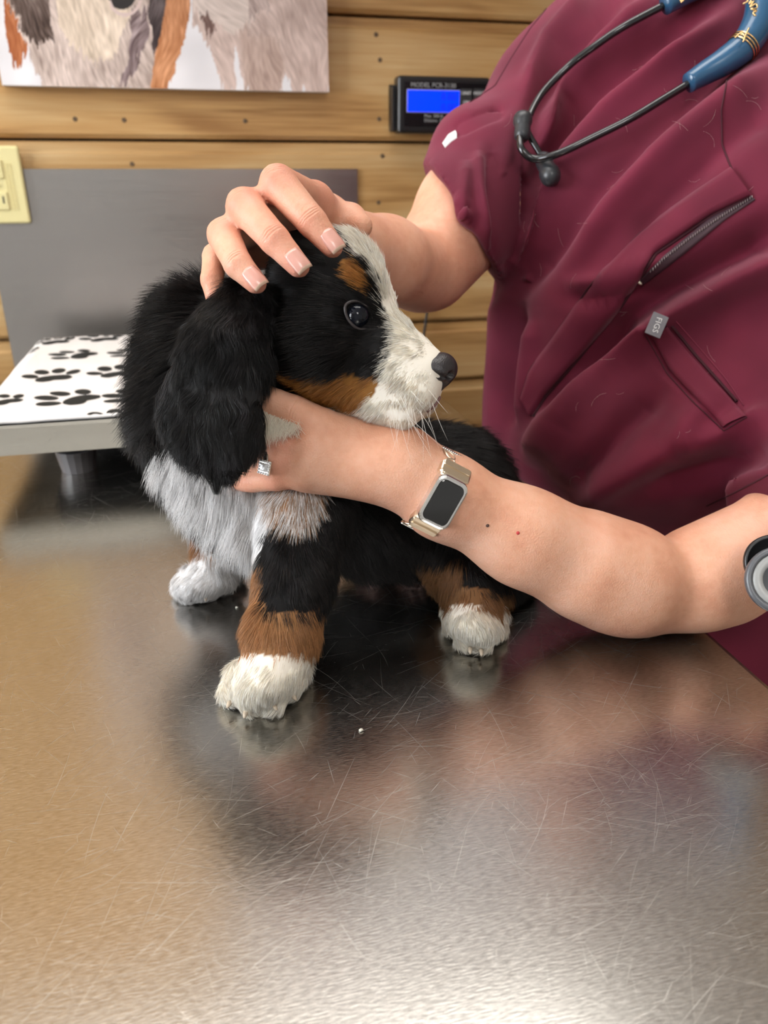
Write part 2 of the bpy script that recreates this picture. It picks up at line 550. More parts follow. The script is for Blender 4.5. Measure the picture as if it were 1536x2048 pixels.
# ------------------------------------------------------------------ materials used all over
M_WOOD = wood_material()
M_TABLE = steel_table_material()
M_SPLASH = brushed_steel('splash_steel', (.40, .38, .365), .30, (3, 1, 160))
M_STEEL = brushed_steel('plain_steel', (.62, .61, .58), .28)
M_BLACKP = mat('black_plastic', (.012, .012, .013), .35)
M_DARKGAP = mat('dark_gap', (.03, .018, .008), .9); M_NAILHEAD = mat('nail_head', (.12, .075, .04), .7)
M_IVORY = mat('ivory_plastic', srgb(226, 214, 158), .3)
M_PAINT = mat('cream_paint', (.72, .68, .60), .8)
M_CEIL = mat('ceiling_white', (.85, .84, .82), .9)
M_FLOOR = mat('vinyl_floor', (.32, .28, .24), .4)
M_WHITE = mat('white_print', (.75, .75, .75), .6)
M_DIFF = mat('light_diffuser', (.9, .9, .9), .5, emit=(1, .97, .92), estr=2.0)

def W(x, y, yw):
    """where the line of sight through a photograph pixel meets the plane y = yw"""
    d = P(x, y, 1.0) - CAM
    return CAM + d * (yw - CAM[1]) / d[1]

def text(name, body, loc, size, material, parent, rot=(math.pi / 2, 0, 0), ext=.0002, align='LEFT', M=None):
    c = bpy.data.curves.new(name, 'FONT'); c.body = body; c.size = size; c.extrude = ext; c.align_x = align; c.align_y = 'CENTER'
    c.resolution_u = 2
    c.materials.append(material)
    tmp = bpy.data.objects.new(name, c); COL.objects.link(tmp)
    me = bpy.data.meshes.new_from_object(tmp); bpy.data.objects.remove(tmp)
    me.name = name
    if not me.materials: me.materials.append(material)
    o = bpy.data.objects.new(name, me)
    if M is not None:
        o.matrix_basis = M
    else:
        o.location = loc; o.rotation_euler = rot
    return put(o, parent)

# ------------------------------------------------------------------ the room
WALL_Y = 1.25
box('floor', -2.3, 2.5, -2.6, WALL_Y + .1, -.05, 0.0, M_FLOOR)['kind'] = 'structure'
box('ceiling', -2.3, 2.5, -2.6, WALL_Y + .1, CEIL_Z, CEIL_Z + .05, M_CEIL)['kind'] = 'structure'
box('wall_left', -2.35, -2.3, -2.6, WALL_Y + .1, 0, CEIL_Z, M_PAINT)['kind'] = 'structure'
box('wall_right', 2.5, 2.55, -2.6, WALL_Y + .1, 0, CEIL_Z, M_PAINT)['kind'] = 'structure'
wall = box('wall_back', -2.3, 2.5, WALL_Y + .022, WALL_Y + .1, 0, CEIL_Z, M_DARKGAP); wall['kind'] = 'structure'
seams = [1.389, 1.2275, 1.096, .956, .855]
z = 1.389
while z < CEIL_Z - .02:
    z = min(z + .142, CEIL_Z); seams.insert(0, z)
z = .855
while z > .02:
    z = max(z - .142, 0.0); seams.append(z)
nail_me = None
for i in range(len(seams) - 1):
    zt, zb = seams[i] - .0015, seams[i + 1] + .0015
    # milled face: rebate and bead under the seam, flat board, eased lower edge
    prof = [(.022, zt), (.009, zt), (.004, zt - .002), (.003, zt - .0135), (.0005, zt - .0160), (0, zt - .020), (0, zb + .006), (.004, zb + .001), (.007, zb), (.022, zb)]
    V, Fc = [], []
    x0, x1 = -2.3, 2.5
    for (yy, zz) in prof: V += [(x0, WALL_Y + yy, zz), (x1, WALL_Y + yy, zz)]
    n = len(prof)
    for k in range(n - 1): Fc.append((2 * k, 2 * k + 2, 2 * k + 3, 2 * k + 1))
    Fc.append((2 * n - 2, 0, 1, 2 * n - 1)); Fc.append(tuple(range(0, 2 * n, 2))[::-1]); Fc.append(tuple(range(1, 2 * n, 2)))
    mesh_obj('plank', V, Fc, M_WOOD, wall, smooth=False)
for (px_, py_) in [(248, 240), (490, 242), (758, 238), (264, 328), (765, 312), (757, 405), (752, 69), (760, 120), (150, 238)]:
    c = W(px_, py_, WALL_Y - .0003)
    if nail_me is None:
        bm = bmesh.new(); bmesh.ops.create_cone(bm, cap_ends=True, segments=10, radius1=.0034, radius2=.0026, depth=.0012, matrix=Matrix.Rotation(math.pi / 2, 4, 'X'))
        nail_me = bpy.data.meshes.new('nail'); bm.to_mesh(nail_me); bm.free(); nail_me.materials.append(M_NAILHEAD)
    o = bpy.data.objects.new('nail', nail_me); o.location = c; put(o, wall)

# daylight window in the left wall
wf = mat('window_frame_white', (.8, .8, .8), .5)
wn = box('window_1', -2.298, -2.285, -.45, .75, .95, 2.15, mat('window_glass', (.8, .9, 1), .1, emit=(.88, .94, 1.0), estr=1.5)); wn['kind'] = 'structure'
for (y0, y1, z0, z1) in ((-.51, -.45, .89, 2.21), (.75, .81, .89, 2.21), (-.45, .75, .89, .95), (-.45, .75, 2.15, 2.21), (.13, .17, .95, 2.15)):
    box('window_frame', -2.299, -2.26, y0, y1, z0, z1, wf, wn)

def troffer(x, y, label, along_x=False):
    r = empty('ceiling_light', (x, y, CEIL_Z - .05))
    tag(r, label, 'ceiling light', 'fluorescent ceiling lights')
    m = mat('light_frame', (.8, .8, .8), .4)
    for (a, b, c, d) in ((-.31, .31, -.62, -.58), (-.31, .31, .58, .62), (-.31, -.28, -.58, .58), (.28, .31, -.58, .58)):
        if along_x: a, b, c, d = c, d, a, b
        box('frame', x + a, x + b, y + c, y + d, CEIL_Z - .05, CEIL_Z, m, r)
    hx, hy = (.58, .28) if along_x else (.28, .58)
    box('diffuser', x - hx, x + hx, y - hy, y + hy, CEIL_Z - .04, CEIL_Z - .03, M_DIFF, r)
troffer(.10, .66, 'fluorescent ceiling light panel above the steel table', True)
troffer(-.1, -1.5, 'fluorescent ceiling light panel further back in the room')

# ------------------------------------------------------------------ examination table
TX = .323
tb = empty('examination_table', (-.4, .45, 0))
tag(tb, 'scratched stainless steel examination table the puppy stands on', 'table')
box('table_top', -1.15, TX, -.35, WALL_Y - .008, TABLE_Z - .035, TABLE_Z, M_TABLE, tb, bev=.006, seg=3)
for lx in (-1.08, TX - .09):
    for ly in (-.26, WALL_Y - .12):
        box('leg', lx - .02, lx + .02, ly - .02, ly + .02, 0.0, TABLE_Z - .034, M_STEEL, tb, bev=.004)
box('cross_rail', -1.08, TX - .09, .44, .48, .22, .26, M_STEEL, tb, bev=.004)
for lx in (-1.08, TX - .09):
    box('side_rail', lx - .015, lx + .015, -.24, WALL_Y - .14, .22, .26, M_STEEL, tb, bev=.004)

# thousands of hairline scratches: real slivers of bare metal in one part
def scratches(n=9500):
    V, Fc = [], []
    rs = np.random.default_rng(3)
    for i in range(n):
        L = .006 + .055 * rs.random() ** 3
        t = rs.random()
        cx, cy = (-.62 + .94 * rs.random()), (.02 + 1.15 * rs.random() ** 1.5)
        a0 = rs.random() * math.pi * 2
        if rs.random() < .55: a0 = rs.normal(.25, .45)
        bend = rs.normal(0, 5.0)
        w = .000035 + .00006 * rs.random() ** 3
        m = 3 if L < .02 else 6
        k = len(V); x, y, a = cx, cy, a0
        for j in range(m):
            f = 1 - abs(2 * j / (m - 1) - 1) * .8
            V.append((x - math.sin(a) * w * f, y + math.cos(a) * w * f, TABLE_Z + .00004)); V.append((x + math.sin(a) * w * f, y - math.cos(a) * w * f, TABLE_Z + .00004))
            x += math.cos(a) * L / (m - 1); y += math.sin(a) * L / (m - 1); a += bend * L / (m - 1)
        if max(V[-1][0], V[k][0]) > TX - .008:
            del V[k:]; continue
        for j in range(m - 1): Fc.append((k + 2 * j, k + 2 * j + 1, k + 2 * j + 3, k + 2 * j + 2))
    o = mesh_obj('scratches', V, Fc, mat('bare_scratch', (.86, .84, .79), .42, metal=1.0), tb, smooth=False)
    o['kind'] = 'stuff'
scratches()

# steel splash sheet on the boards
sx0, sx1 = W(16, 660, WALL_Y)[0], W(714, 380, WALL_Y)[0]
sz1 = W(400, 338, WALL_Y)[2]
sp = box('splash_panel', sx0, sx1, WALL_Y - .004, WALL_Y, TABLE_Z + .001, sz1, M_SPLASH)
tag(sp, 'brushed stainless steel splash sheet fixed to the wooden wall behind the table', 'wall panel')

# ------------------------------------------------------------------ ivory outlet plate
a, b_ = W(35, 291, WALL_Y - .012), W(63, 447, WALL_Y - .012)
ox1 = .5 * (a[0] + b_[0]); oz1, oz0 = a[2], b_[2]
r = empty('outlet_plate', (ox1 - .036, WALL_Y - .004, oz0))
tag(r, 'ivory ribbed wall outlet plate at the left edge above the splash sheet', 'outlet')
box('plate', ox1 - .072, ox1, WALL_Y - .0125, WALL_Y - .0045, oz0, oz1, M_IVORY, r, bev=.0035, seg=3)
ribm = mat('ivory_rib', srgb(219, 205, 148), .35)
for k in range(12):
    x = ox1 - .014 - k * .0042
    if abs(x - (ox1 - .036)) < .0135: continue
    box('rib', x - .0009, x + .0009, WALL_Y - .0131, WALL_Y - .012, oz0 + .018, oz1 - .022, ribm, r)
dk = mat('outlet_slot', (.05, .045, .03), .6)
cx_, cz_ = ox1 - .036, (oz0 + oz1) / 2
for dz in (.020, -.020):
    rec = box('receptacle', cx_ - .0125, cx_ + .0125, WALL_Y - .0145, WALL_Y - .011, cz_ + dz - .012, cz_ + dz + .012, M_IVORY, r, bev=.002)
    box('slot', cx_ - .007, cx_ - .005, WALL_Y - .0148, WALL_Y - .0140, cz_ + dz - .003, cz_ + dz + .006, dk, rec)
    box('slot', cx_ + .005, cx_ + .007, WALL_Y - .0148, WALL_Y - .0140, cz_ + dz - .003, cz_ + dz + .006, dk, rec)
bm = bmesh.new(); bmesh.ops.create_cone(bm, cap_ends=True, segments=14, radius1=.0034, radius2=.0028, depth=.003, matrix=Matrix.Translation((cx_, WALL_Y - .0135, cz_)) @ Matrix.Rotation(math.pi / 2, 4, 'X'))
bm_obj('screw', bm, mat('screw_paint', srgb(170, 160, 120), .4), r)

# ------------------------------------------------------------------ dog poster (flat print on a canvas block)
pr_x1 = W(656, 100, WALL_Y - .02)[0]; pr_z0 = W(330, 177, WALL_Y - .02)[2]
pr_x0, pr_z1 = W(-8, 100, WALL_Y - .02)[0], pr_z0 + .32
ps = empty('dog_poster', ((pr_x0 + pr_x1) / 2, WALL_Y - .01, pr_z0))
tag(ps, 'canvas print of furry dogs standing in snow at the top left of the wall', 'poster')
box('canvas_block', pr_x0, pr_x1, WALL_Y - .0195, WALL_Y - .0005, pr_z0, pr_z1, M_WHITE, ps)
gx = np.linspace(pr_x0, pr_x1, 480)
gz = np.r_[np.linspace(pr_z0, pr_z0 + .16, 140, endpoint=False), np.linspace(pr_z0 + .16, pr_z1, 60)]
NGX, NGZ = len(gx), len(gz)
GX, GZ = np.meshgrid(gx, gz, indexing='ij')
PV = np.stack([GX.ravel(), np.full(GX.size, WALL_Y - .0198), GZ.ravel()], 1)
i0 = (np.arange(NGX - 1)[:, None] * NGZ + np.arange(NGZ - 1)[None, :]).ravel()
PQ = np.stack([i0, i0 + NGZ, i0 + NGZ + 1, i0 + 1], 1)
poster = mesh_obj('print', PV, PQ, attr_material('poster_print', 'print_color', .35, .4), ps, smooth=False)
X, Y, _ = proj(PV)
q3 = np.stack([X, Y, 0 * X], 1)
q4 = np.stack([X * .28, Y * .035, 0 * X], 1)
jit = vnoise3(q3, .03, 3) * 5
jit[:, 1] += vnoise(q4, 1, 31) * 13 + vnoise(q4 * 2.1, 1, 37) * 8
xj, yj = X + jit[:, 0], Y + jit[:, 1]
def pc(*c): return np.array(c, float)
pcol = np.tile(pc(232, 228, 230), (len(X), 1)) + (vnoise(q3, .02, 5) * 9)[:, None]
def lay(poly, col, var=14, ang=60, seed=1, fx=.035, fy=.20):
    m = in_poly(xj, yj, poly)
    t = math.radians(ang); u = X * math.cos(t) + Y * math.sin(t); v = -X * math.sin(t) + Y * math.cos(t)
    w = vnoise3(q3, .012, seed + 60)[:, 0] * 22
    s = vnoise(np.stack([u * fx, (v + w) * fy, 0 * u + seed], 1), 1, seed) * .6 + vnoise(np.stack([u * fx * 2, (v + w) * fy * 2.6, 0 * u + seed], 1), 1, seed + 9) * .6 + vnoise(q3, .015, seed + 3) * .5
    pcol[m] = pc(*col) + (s * var)[m][:, None]
lay([(0, -700), (70, -700), (66, 40), (50, 108), (24, 135), (16, 95), (8, 40)], (176, 104, 62), 26, 80, 2)
lay([(20, -700), (330, -700), (352, -60), (335, 70), (306, 185), (92, 185), (62, 125), (40, 65), (12, 0)], (196, 176, 166), 40, 70, 3)
lay([(10, -700), (110, -700), (100, 40), (112, 80), (74, 92), (42, 60), (14, 0)], (92, 74, 66), 50, 60, 4)
lay([(110, -700), (270, -700), (262, 30), (228, 110), (190, 128), (140, 90), (115, 40)], (226, 206, 186), 30, 80, 5)
lay([(258, 30), (300, 20), (292, 90), (254, 170), (238, 172), (262, 100)], (120, 100, 100), 46, 110, 6)
lay([(292, -700), (345, -700), (335, 40), (318, 92), (305, 100), (300, 40)], (76, 62, 62), 40, 100, 7)
lay([(335, -700), (384, -700), (380, 20), (364, 90), (336, 185), (298, 185), (310, 110), (328, 40)], (196, 132, 88), 34, 104, 8)
lay([(378, -700), (680, -700), (680, 190), (592, 190), (570, 140), (566, 190), (492, 190), (474, 110), (466, 98), (470, 190), (446, 190), (432, 125), (408, 70), (384, 48)], (206, 182, 172), 26, 70, 9)
lay([(380, -700), (520, -700), (520, 30), (470, 70), (420, 40), (385, 20)], (222, 204, 194), 22, 50, 10)
lay([(500, -60), (560, -80), (540, 20), (500, 40)], (186, 164, 156), 30, 60, 12)
lay([(400, 20), (424, 30), (436, 66), (420, 70)], (128, 100, 92), 26, 70, 11)
lay([(480, 60), (560, 80), (566, 190), (492, 190)], (186, 160, 148), 26, 75, 13)
m = ((X - 244) / 27) ** 2 + ((Y + 8) / 27) ** 2 < 1; pcol[m] = pc(34, 28, 28)
m = (np.abs(np.hypot((X - 250) / 30, (Y + 6) / 34) - 1.05) < .10) & (Y > 0) & (X > 220); pcol[m] = pc(214, 190, 184)
pl = np.clip(pcol, 8, 250) / 255
set_vcol(poster, 'print_color', np.where(pl <= .04045, pl / 12.92, ((pl + .055) / 1.055) ** 2.4))

# ------------------------------------------------------------------ shallow grey cabinet, unseen, added to grey the table's reflection
M_LAM = mat('grey_laminate', (.36, .34, .36), .5)
wc_ = empty('added_cabinet', (.53, WALL_Y - .07, 1.53))
tag(wc_, 'unseen grey wall cabinet, guessed and added for its dim reflection in the table', 'cabinet')
box('body', -.04, 1.10, WALL_Y - .13, WALL_Y - .001, 1.53, 2.20, M_LAM, wc_)
for k in range(3):
    d_ = box('door', -.037 + k * .38, -.037 + k * .38 + .374, WALL_Y - .148, WALL_Y - .131, 1.533, 2.197, M_LAM, wc_, bev=.002)
    box('handle', -.037 + k * .38 + .33, -.037 + k * .38 + .342, WALL_Y - .168, WALL_Y - .149, 1.57, 1.69, M_STEEL, d_, bev=.002)

# ------------------------------------------------------------------ table scale with a paw-print pad
PLZ = TABLE_Z + .07
PX0, PX1, PY0, PY1 = -.212, .15, .757, 1.16
sc_ = empty('pet_scale', ((PX0 + PX1) / 2, (PY0 + PY1) / 2, TABLE_Z))
tag(sc_, 'low steel pet scale platform standing at the back of the table', 'scale')
M_SCALE = brushed_steel('scale_steel', (.52, .50, .45), .42, (2, 1, 60))
box('platform', PX0, PX1, PY0, PY1, PLZ - .003, PLZ, M_SCALE, sc_, bev=.0012)
box('front_skirt', PX0, PX1, PY0, PY0 + .002, PLZ - .030, PLZ - .002, M_SCALE, sc_, bev=.0008)
box('back_skirt', PX0, PX1, PY1 - .002, PY1, PLZ - .030, PLZ - .002, M_SCALE, sc_)
box('side_skirt', PX0, PX0 + .002, PY0, PY1, PLZ - .030, PLZ - .002, M_SCALE, sc_)
box('side_skirt', PX1 - .002, PX1, PY0, PY1, PLZ - .030, PLZ - .002, M_SCALE, sc_)
box('base_frame', PX0 + .05, PX1 - .05, PY0 + .05, PY1 - .05, PLZ - .046, PLZ - .0031, M_BLACKP, sc_)
M_FOOT = mat('grey_foot', (.16, .15, .155), .4)
for fx in (PX0 + .075, PX1 - .075):
    for fy in (PY0 + .06, PY1 - .06):
        bm = bmesh.new()
        bmesh.ops.create_cone(bm, cap_ends=True, segments=18, radius1=.017, radius2=.021, depth=.0237, matrix=Matrix.Translation((fx, fy, TABLE_Z + .012)))
        bm_obj('foot', bm, M_FOOT, sc_, smooth=False)
# cloth pad: thin wavy sheet hanging a little over the edge
nx, ny = 70, 80
ux, uy = np.linspace(-.010, (PX1 - PX0) + .004, nx), np.linspace(-.003, PY1 - PY0 + .002, ny)
UX, UY = np.meshgrid(ux, uy, indexing='ij')
pw = np.stack([UX.ravel(), UY.ravel(), 0 * UX.ravel()], 1)
hz = .0035 + vnoise(pw, 16, 2) * .0010 + vnoise(pw, 45, 8) * .0006
edge = np.minimum(UX.ravel() + .010, 1)
drop = np.where(UX.ravel() < -.001, (UX.ravel() + .001) * .7, 0)
rc_ = np.hypot(np.minimum(UX.ravel() - .03, 0), np.maximum(UY.ravel() - (PY1 - PY0 - .03), 0))
top = np.stack([PX0 + UX.ravel(), PY0 + UY.ravel() - np.where(UX.ravel() < .03, 0, 0), PLZ + .0012 + hz + drop], 1)
i0 = (np.arange(nx - 1)[:, None] * ny + np.arange(ny - 1)[None, :]).ravel()
PQ = np.stack([i0, i0 + ny, i0 + ny + 1, i0 + 1], 1)
M_PAD = mat('pad_fabric', srgb(240, 236, 234), .85, spec=.1)
pad_root = empty('scale_pad', (PX0 + .18, PY0 + .2, PLZ))
tag(pad_root, 'white cloth pad with black paw prints lying on the scale', 'pad')
pad = mesh_obj('cloth', top, PQ, M_PAD, pad_root)
sol = pad.modifiers.new('thickness', 'SOLIDIFY'); sol.thickness = .0028; sol.offset = -1
pad_bvh = BVHTree.FromPolygons(top.tolist(), PQ.tolist())
M_INK = mat('black_print', srgb(52, 52, 50), .85, spec=.1)
def on_pad(x, y):
    h_ = pad_bvh.ray_cast(Vector((x, y, PLZ + .1)), Vector((0, 0, -1)))
    return (x, y, (h_[0].z if h_[0] else PLZ + .005) + .0004)
def blob(pts):
    return pts
def paw_print(cx, cy, s, ang, name='paw_print'):
    V, Fc = [], []
    def ell(ex, ey, rx, ry, ra, heart=False, n=20):
        k = len(V); c, sn = math.cos(ang), math.sin(ang)
        loop = []
        for rr in (0, .5, 1.0):
            for j in range(n if rr else 1):
                t = 2 * math.pi * j / n
                fx, fy = rx * math.cos(t), ry * math.sin(t)
                if heart and fy < 0: fy *= (1 - .55 * math.exp(-(math.cos(t) / .38) ** 2)); fx *= 1.08
                fx, fy = fx * rr, fy * rr
                lx = ex + fx * math.cos(ra) - fy * math.sin(ra); ly = ey + fx * math.sin(ra) + fy * math.cos(ra)
                loop.append(on_pad(cx + s * (lx * c - ly * sn), cy + s * (lx * sn + ly * c)))
        V.extend(loop)
        for j in range(n):
            Fc.append((k, k + 1 + j, k + 1 + (j + 1) % n))
            Fc.append((k + 1 + j, k + 1 + n + j, k + 1 + n + (j + 1) % n, k + 1 + (j + 1) % n))
    ell(0, -.35, .52, .42, 0, True)
    ell(-.62, .18, .20, .32, .5); ell(-.24, .62, .21, .34, .15); ell(.26, .62, .21, .34, -.15); ell(.64, .18, .20, .32, -.5)
    xs = [v[0] for v in V]; ys = [v[1] for v in V]
    # keep inside the pad
    bad = {i for i, v in enumerate(V) if not (PX0 - .008 < v[0] < PX1 + .003 and PY0 - .002 < v[1] < PY1)}
    Fc = [f for f in Fc if not any(i in bad for i in f)]
    if Fc: mesh_obj(name, V, Fc, M_INK, pad, smooth=False)
def pad_pt(x, y):
    d = P(x, y, 1.0) - CAM; q = CAM + d * (PLZ + .005 - CAM[2]) / d[2]; return q[0], q[1]
for (x, y, s, a) in [(104, 750, .042, .25), (142, 796, .044, .95), (152, 709, .040, 1.0), (108, 681, .038, .3), (232, 744, .042, .25), (205, 676, .040, .3),
                     (272, 792, .042, .9), (268, 705, .040, 1.0), (86, 856, .034, .2), (8, 800, .03, .6), (44, 700, .03, .4), (300, 748, .042, .3), (340, 700, .042, .9), (330, 800, .042, .2), (400, 690, .042, .3), (420, 745, .042, 1.0), (440, 800, .042, .3), (500, 690, .042, .9), (520, 745, .042, .3), (540, 795, .042, .9), (600, 720, .042, .3), (620, 780, .042, 1.0), (400, 840, .042, .9), (220, 840, .040, .3), (330, 668, .040, .4), (470, 664, .040, 1.0)]:
    gx_, gy_ = pad_pt(x, y); paw_print(gx_, gy_, s * .88, a)

# ------------------------------------------------------------------ scale indicator on the wall
IY = WALL_Y - .034
tl, tr, bl = W(797, 150, IY), W(981, 148, IY), W(797, 266, IY)
dx0, dx1, dz0, dz1 = tl[0], tr[0], bl[2], tl[2]
ind = empty('scale_indicator', ((dx0 + dx1) / 2, WALL_Y, dz0))
tag(ind, 'black scale display box with a lit blue screen on the wooden wall', 'display')
case = box('case', dx0, dx1, IY, WALL_Y - .006, dz0, dz1, M_BLACKP, ind, bev=.004, seg=3)
box('bracket', dx0 - .006, dx0 - .001, IY + .012, WALL_Y - .001, dz0 + .003, dz0 + .062, M_BLACKP, ind, bev=.001)
box('bracket', dx0 - .006, dx1 + .006, WALL_Y - .006, WALL_Y - .0005, dz0 + .01, dz1 - .01, M_BLACKP, ind)
box('face_panel', dx0 + .009, dx1 - .004, IY - .0008, IY + .001, dz0 + .009, dz1 - .008, mat('panel_black', (.006, .006, .007), .25), ind)
s0, s1 = W(815, 180, IY), W(917, 225, IY)
M_BEZ = mat('screen_bezel', (.35, .35, .55), .4)
scr = box('screen', s0[0] - .0012, s1[0] + .0012, IY - .0014, IY - .0002, s1[2] - .0012, s0[2] + .0012, M_BEZ, ind, bev=.0004)
box('lit_glass', s0[0], s1[0], IY - .0019, IY - .0012, s1[2], s0[2], mat('blue_lcd', (.0, .02, .5), .2, emit=(.0, .035, 1.0), estr=1.25), scr)
M_SEG = mat('lcd_segment', (.0, .0, .12), .5, emit=(.0, .01, .35), estr=.5)
zc = (s0[2] + s1[2]) / 2
text('digits', '0.00', (s1[0] - .004, IY - .0021, zc + .006), .014, M_SEG, scr, align='RIGHT')
text('digits', '0.00', (s1[0] - .004, IY - .0021, zc - .008), .014, M_SEG, scr, align='RIGHT')
M_GREYT = mat('grey_print', (.32, .32, .32), .6)
q = W(821, 170, IY); text('lettering', 'MODEL PCR-3130', (q[0], IY - .001, q[2]), .0088, M_GREYT, ind)
q = W(848, 232, IY); text('lettering', 'Max: 300 lb   d=0.1', (q[0], IY - .001, q[2]), .0062, M_GREYT, ind)
q = W(848, 241, IY); text('lettering', 'Division  0.05 kg', (q[0], IY - .001, q[2]), .0062, M_GREYT, ind)
for (x, y, s) in [(932, 187, 'UNIT'), (958, 187, 'HOLD'), (932, 205, 'ON'), (958, 205, 'ZERO')]:
    q = W(x, y, IY)
    bt = box('button', q[0] - .0085, q[0] + .0085, IY - .0016, IY - .0004, q[2] - .006, q[2] + .006, mat('button_grey', (.03, .03, .032), .4), ind, bev=.0005)
    text('lettering', s, (q[0], IY - .0018, q[2]), .0062, M_WHITE, bt, align='CENTER')
cb = catmull([W(886, 264, WALL_Y - .02), W(882, 330, WALL_Y - .008), W(874, 430, WALL_Y - .006), W(862, 560, WALL_Y - .006), W(852, 640, WALL_Y - .008), W(838, 735, WALL_Y - .012)], 6)
tube('cable', cb, .0022, M_BLACKP, ind, 8)

# ================================================================== the puppy
BODY, NECK, HEAD, MUZ, LEGF, LEGR, LEGH, PAWF, PAWR, PAWH = range(10)
# head frame: a along the nose, b up, c towards the camera; unit = one photograph pixel at the head's distance
HZ = .470
HO = P(640, 640, HZ); HS = HZ / F_PX
_e = np.array([.923, .383]); _t = math.radians(12)
_ei = _e[0] * C_R + _e[1] * C_D
H_A = math.cos(_t) * _ei - math.sin(_t) * C_F
H_B = .383 * C_R - .923 * C_D
H_C = -math.sin(_t) * _ei - math.cos(_t) * C_F
def hp(a, b, c=0): return HO + (a * H_A + b * H_B + c * H_C) * HS
H_AX = np.array([H_A, H_B, H_C])

dog = Solid()
def z_on_table(x, y, rpx, f=.72):
    """distance at which a ball of this pixel size rests on the table"""
    Z = .5
    for _ in range(8):
        d = P(x, y, 1.0) - CAM; Z = (TABLE_Z + f * rpx * Z / F_PX - CAM[2]) / d[2]
    return Z
def toe(x, y, rr, dx, dy, tg):
    Z = z_on_table(x, y, rr)
    dog.px(x + dx, y + dy, Z + .012, rr * .95, x, y, Z, rr, .0025, tg)

# trunk
dog.px(500, 930, .545, 118, 760, 1000, .570, 128, .03, BODY)
dog.px(760, 1000, .570, 128, 885, 990, .600, 118, .03, BODY)
dog.pe(888, 1010, .595, 112, 128, .055, 0, .03, BODY)
dog.pe(450, 900, .540, 118, 150, .055, -20, .03, BODY)            # fore chest
dog.px(470, 1000, .525, 75, 500, 1060, .515, 48, .02, BODY)       # breast between the legs
dog.pe(405, 750, .545, 105, 170, .060, 6, .03, NECK)              # ruff / withers
dog.px(440, 860, .535, 110, 560, 690, .500, 112, .03, NECK)
# head
dog.el(hp(-5, 55), H_AX, np.array([122, 128, 118]) * HS, .012, HEAD)
for s in (1, -1):
    dog.el(hp(35, -55, s * 58), H_AX, np.array([85, 78, 62]) * HS, .014, HEAD)
    dog.el(hp(78, 72, s * 58), H_AX, np.array([40, 40, 36]) * HS, .012, HEAD)      # brow
    dog.rc(hp(165, -45, s * 30), hp(247, -74, s * 22), 47 * HS, 34 * HS, .008, MUZ)
dog.rc(hp(112, 8), hp(238, -18), 66 * HS, 43 * HS, .014, MUZ)
dog.rc(hp(75, -92), hp(232, -118), 58 * HS, 27 * HS, .010, MUZ)
# near fore leg (puppy's left)
dog.px(610, 1030, .500, 92, 590, 1150, .482, 72, .02, LEGF)
dog.px(590, 1150, .482, 72, 563, 1268, .465, 68, .012, LEGF)
dog.px(563, 1268, .465, 66, 545, 1330, .458, 62, .010, PAWF)
dog.pe(530, 1362, .452, 66, 44, .022, -20, .010, PAWF)
for (x, y, rr) in [(468, 1384, 30), (502, 1400, 31), (546, 1398, 31), (581, 1374, 29)]: toe(x, y, rr, 14, -40, PAWF)
# far fore leg
dog.px(455, 1010, .565, 58, 440, 1085, .568, 45, .02, LEGR)
dog.px(440, 1085, .568, 45, 432, 1128, .566, 44, .010, LEGR)
dog.pe(408, 1163, .566, 58, 34, .022, -18, .010, PAWR)
for (x, y, rr) in [(364, 1172, 23), (388, 1180, 24), (420, 1180, 24), (452, 1166, 23)]: toe(x, y, rr, 18, -24, PAWR)
# near hind leg
dog.px(905, 1040, .555, 90, 920, 1135, .530, 62, .02, LEGH)
dog.px(920, 1135, .530, 60, 948, 1205, .515, 50, .012, LEGH)
dog.px(1010, 1150, .570, 60, 940, 1190, .540, 50, .015, LEGH)
dog.pe(948, 1248, .505, 54, 36, .022, 15, .010, PAWH)
for (x, y, rr) in [(906, 1252, 24), (932, 1280, 25), (964, 1284, 25), (994, 1258, 24)]: toe(x, y, rr, -2, -34, PAWH)
# tail lying on the table behind
dog.px(1010, 1110, .60, 40, 1085, 1150, .60, 26, .015, BODY)
dog.box_out((-1, -1, .5), (1, 2, TABLE_Z + .0015), .003)

DV, DQ = dog.mesh(.0022)
DV = smooth(DV, DQ, 2)
DN = vert_normals(DV, DQ)

# the near ear: a thick drooping flap
ear = Solid()
EARZ = .452
ear.px(497, 612, .452, 42, 455, 680, .438, 60, .014, 0)
ear.pe(455, 690, .439, 66, 100, .0075, 18, .016, 0)
ear.pe(424, 800, .434, 98, 112, .0075, 16, .016, 0)
ear.pe(448, 878, .434, 62, 58, .0065, 25, .014, 0)
EV, EQ = ear.mesh(.0018)
EV = smooth(EV, EQ, 2)
EN = vert_normals(EV, EQ)

BLACK = np.array(srgb(22, 20, 21)); WHITE = np.array(srgb(252, 250, 250)); TAN = np.array(srgb(180, 124, 62)); LTAN = np.array(srgb(182, 132, 88)); CREAM = np.array(srgb(252, 245, 232)); GREYT = np.array(srgb(176, 156, 140))
PINK = np.array(srgb(196, 160, 152))

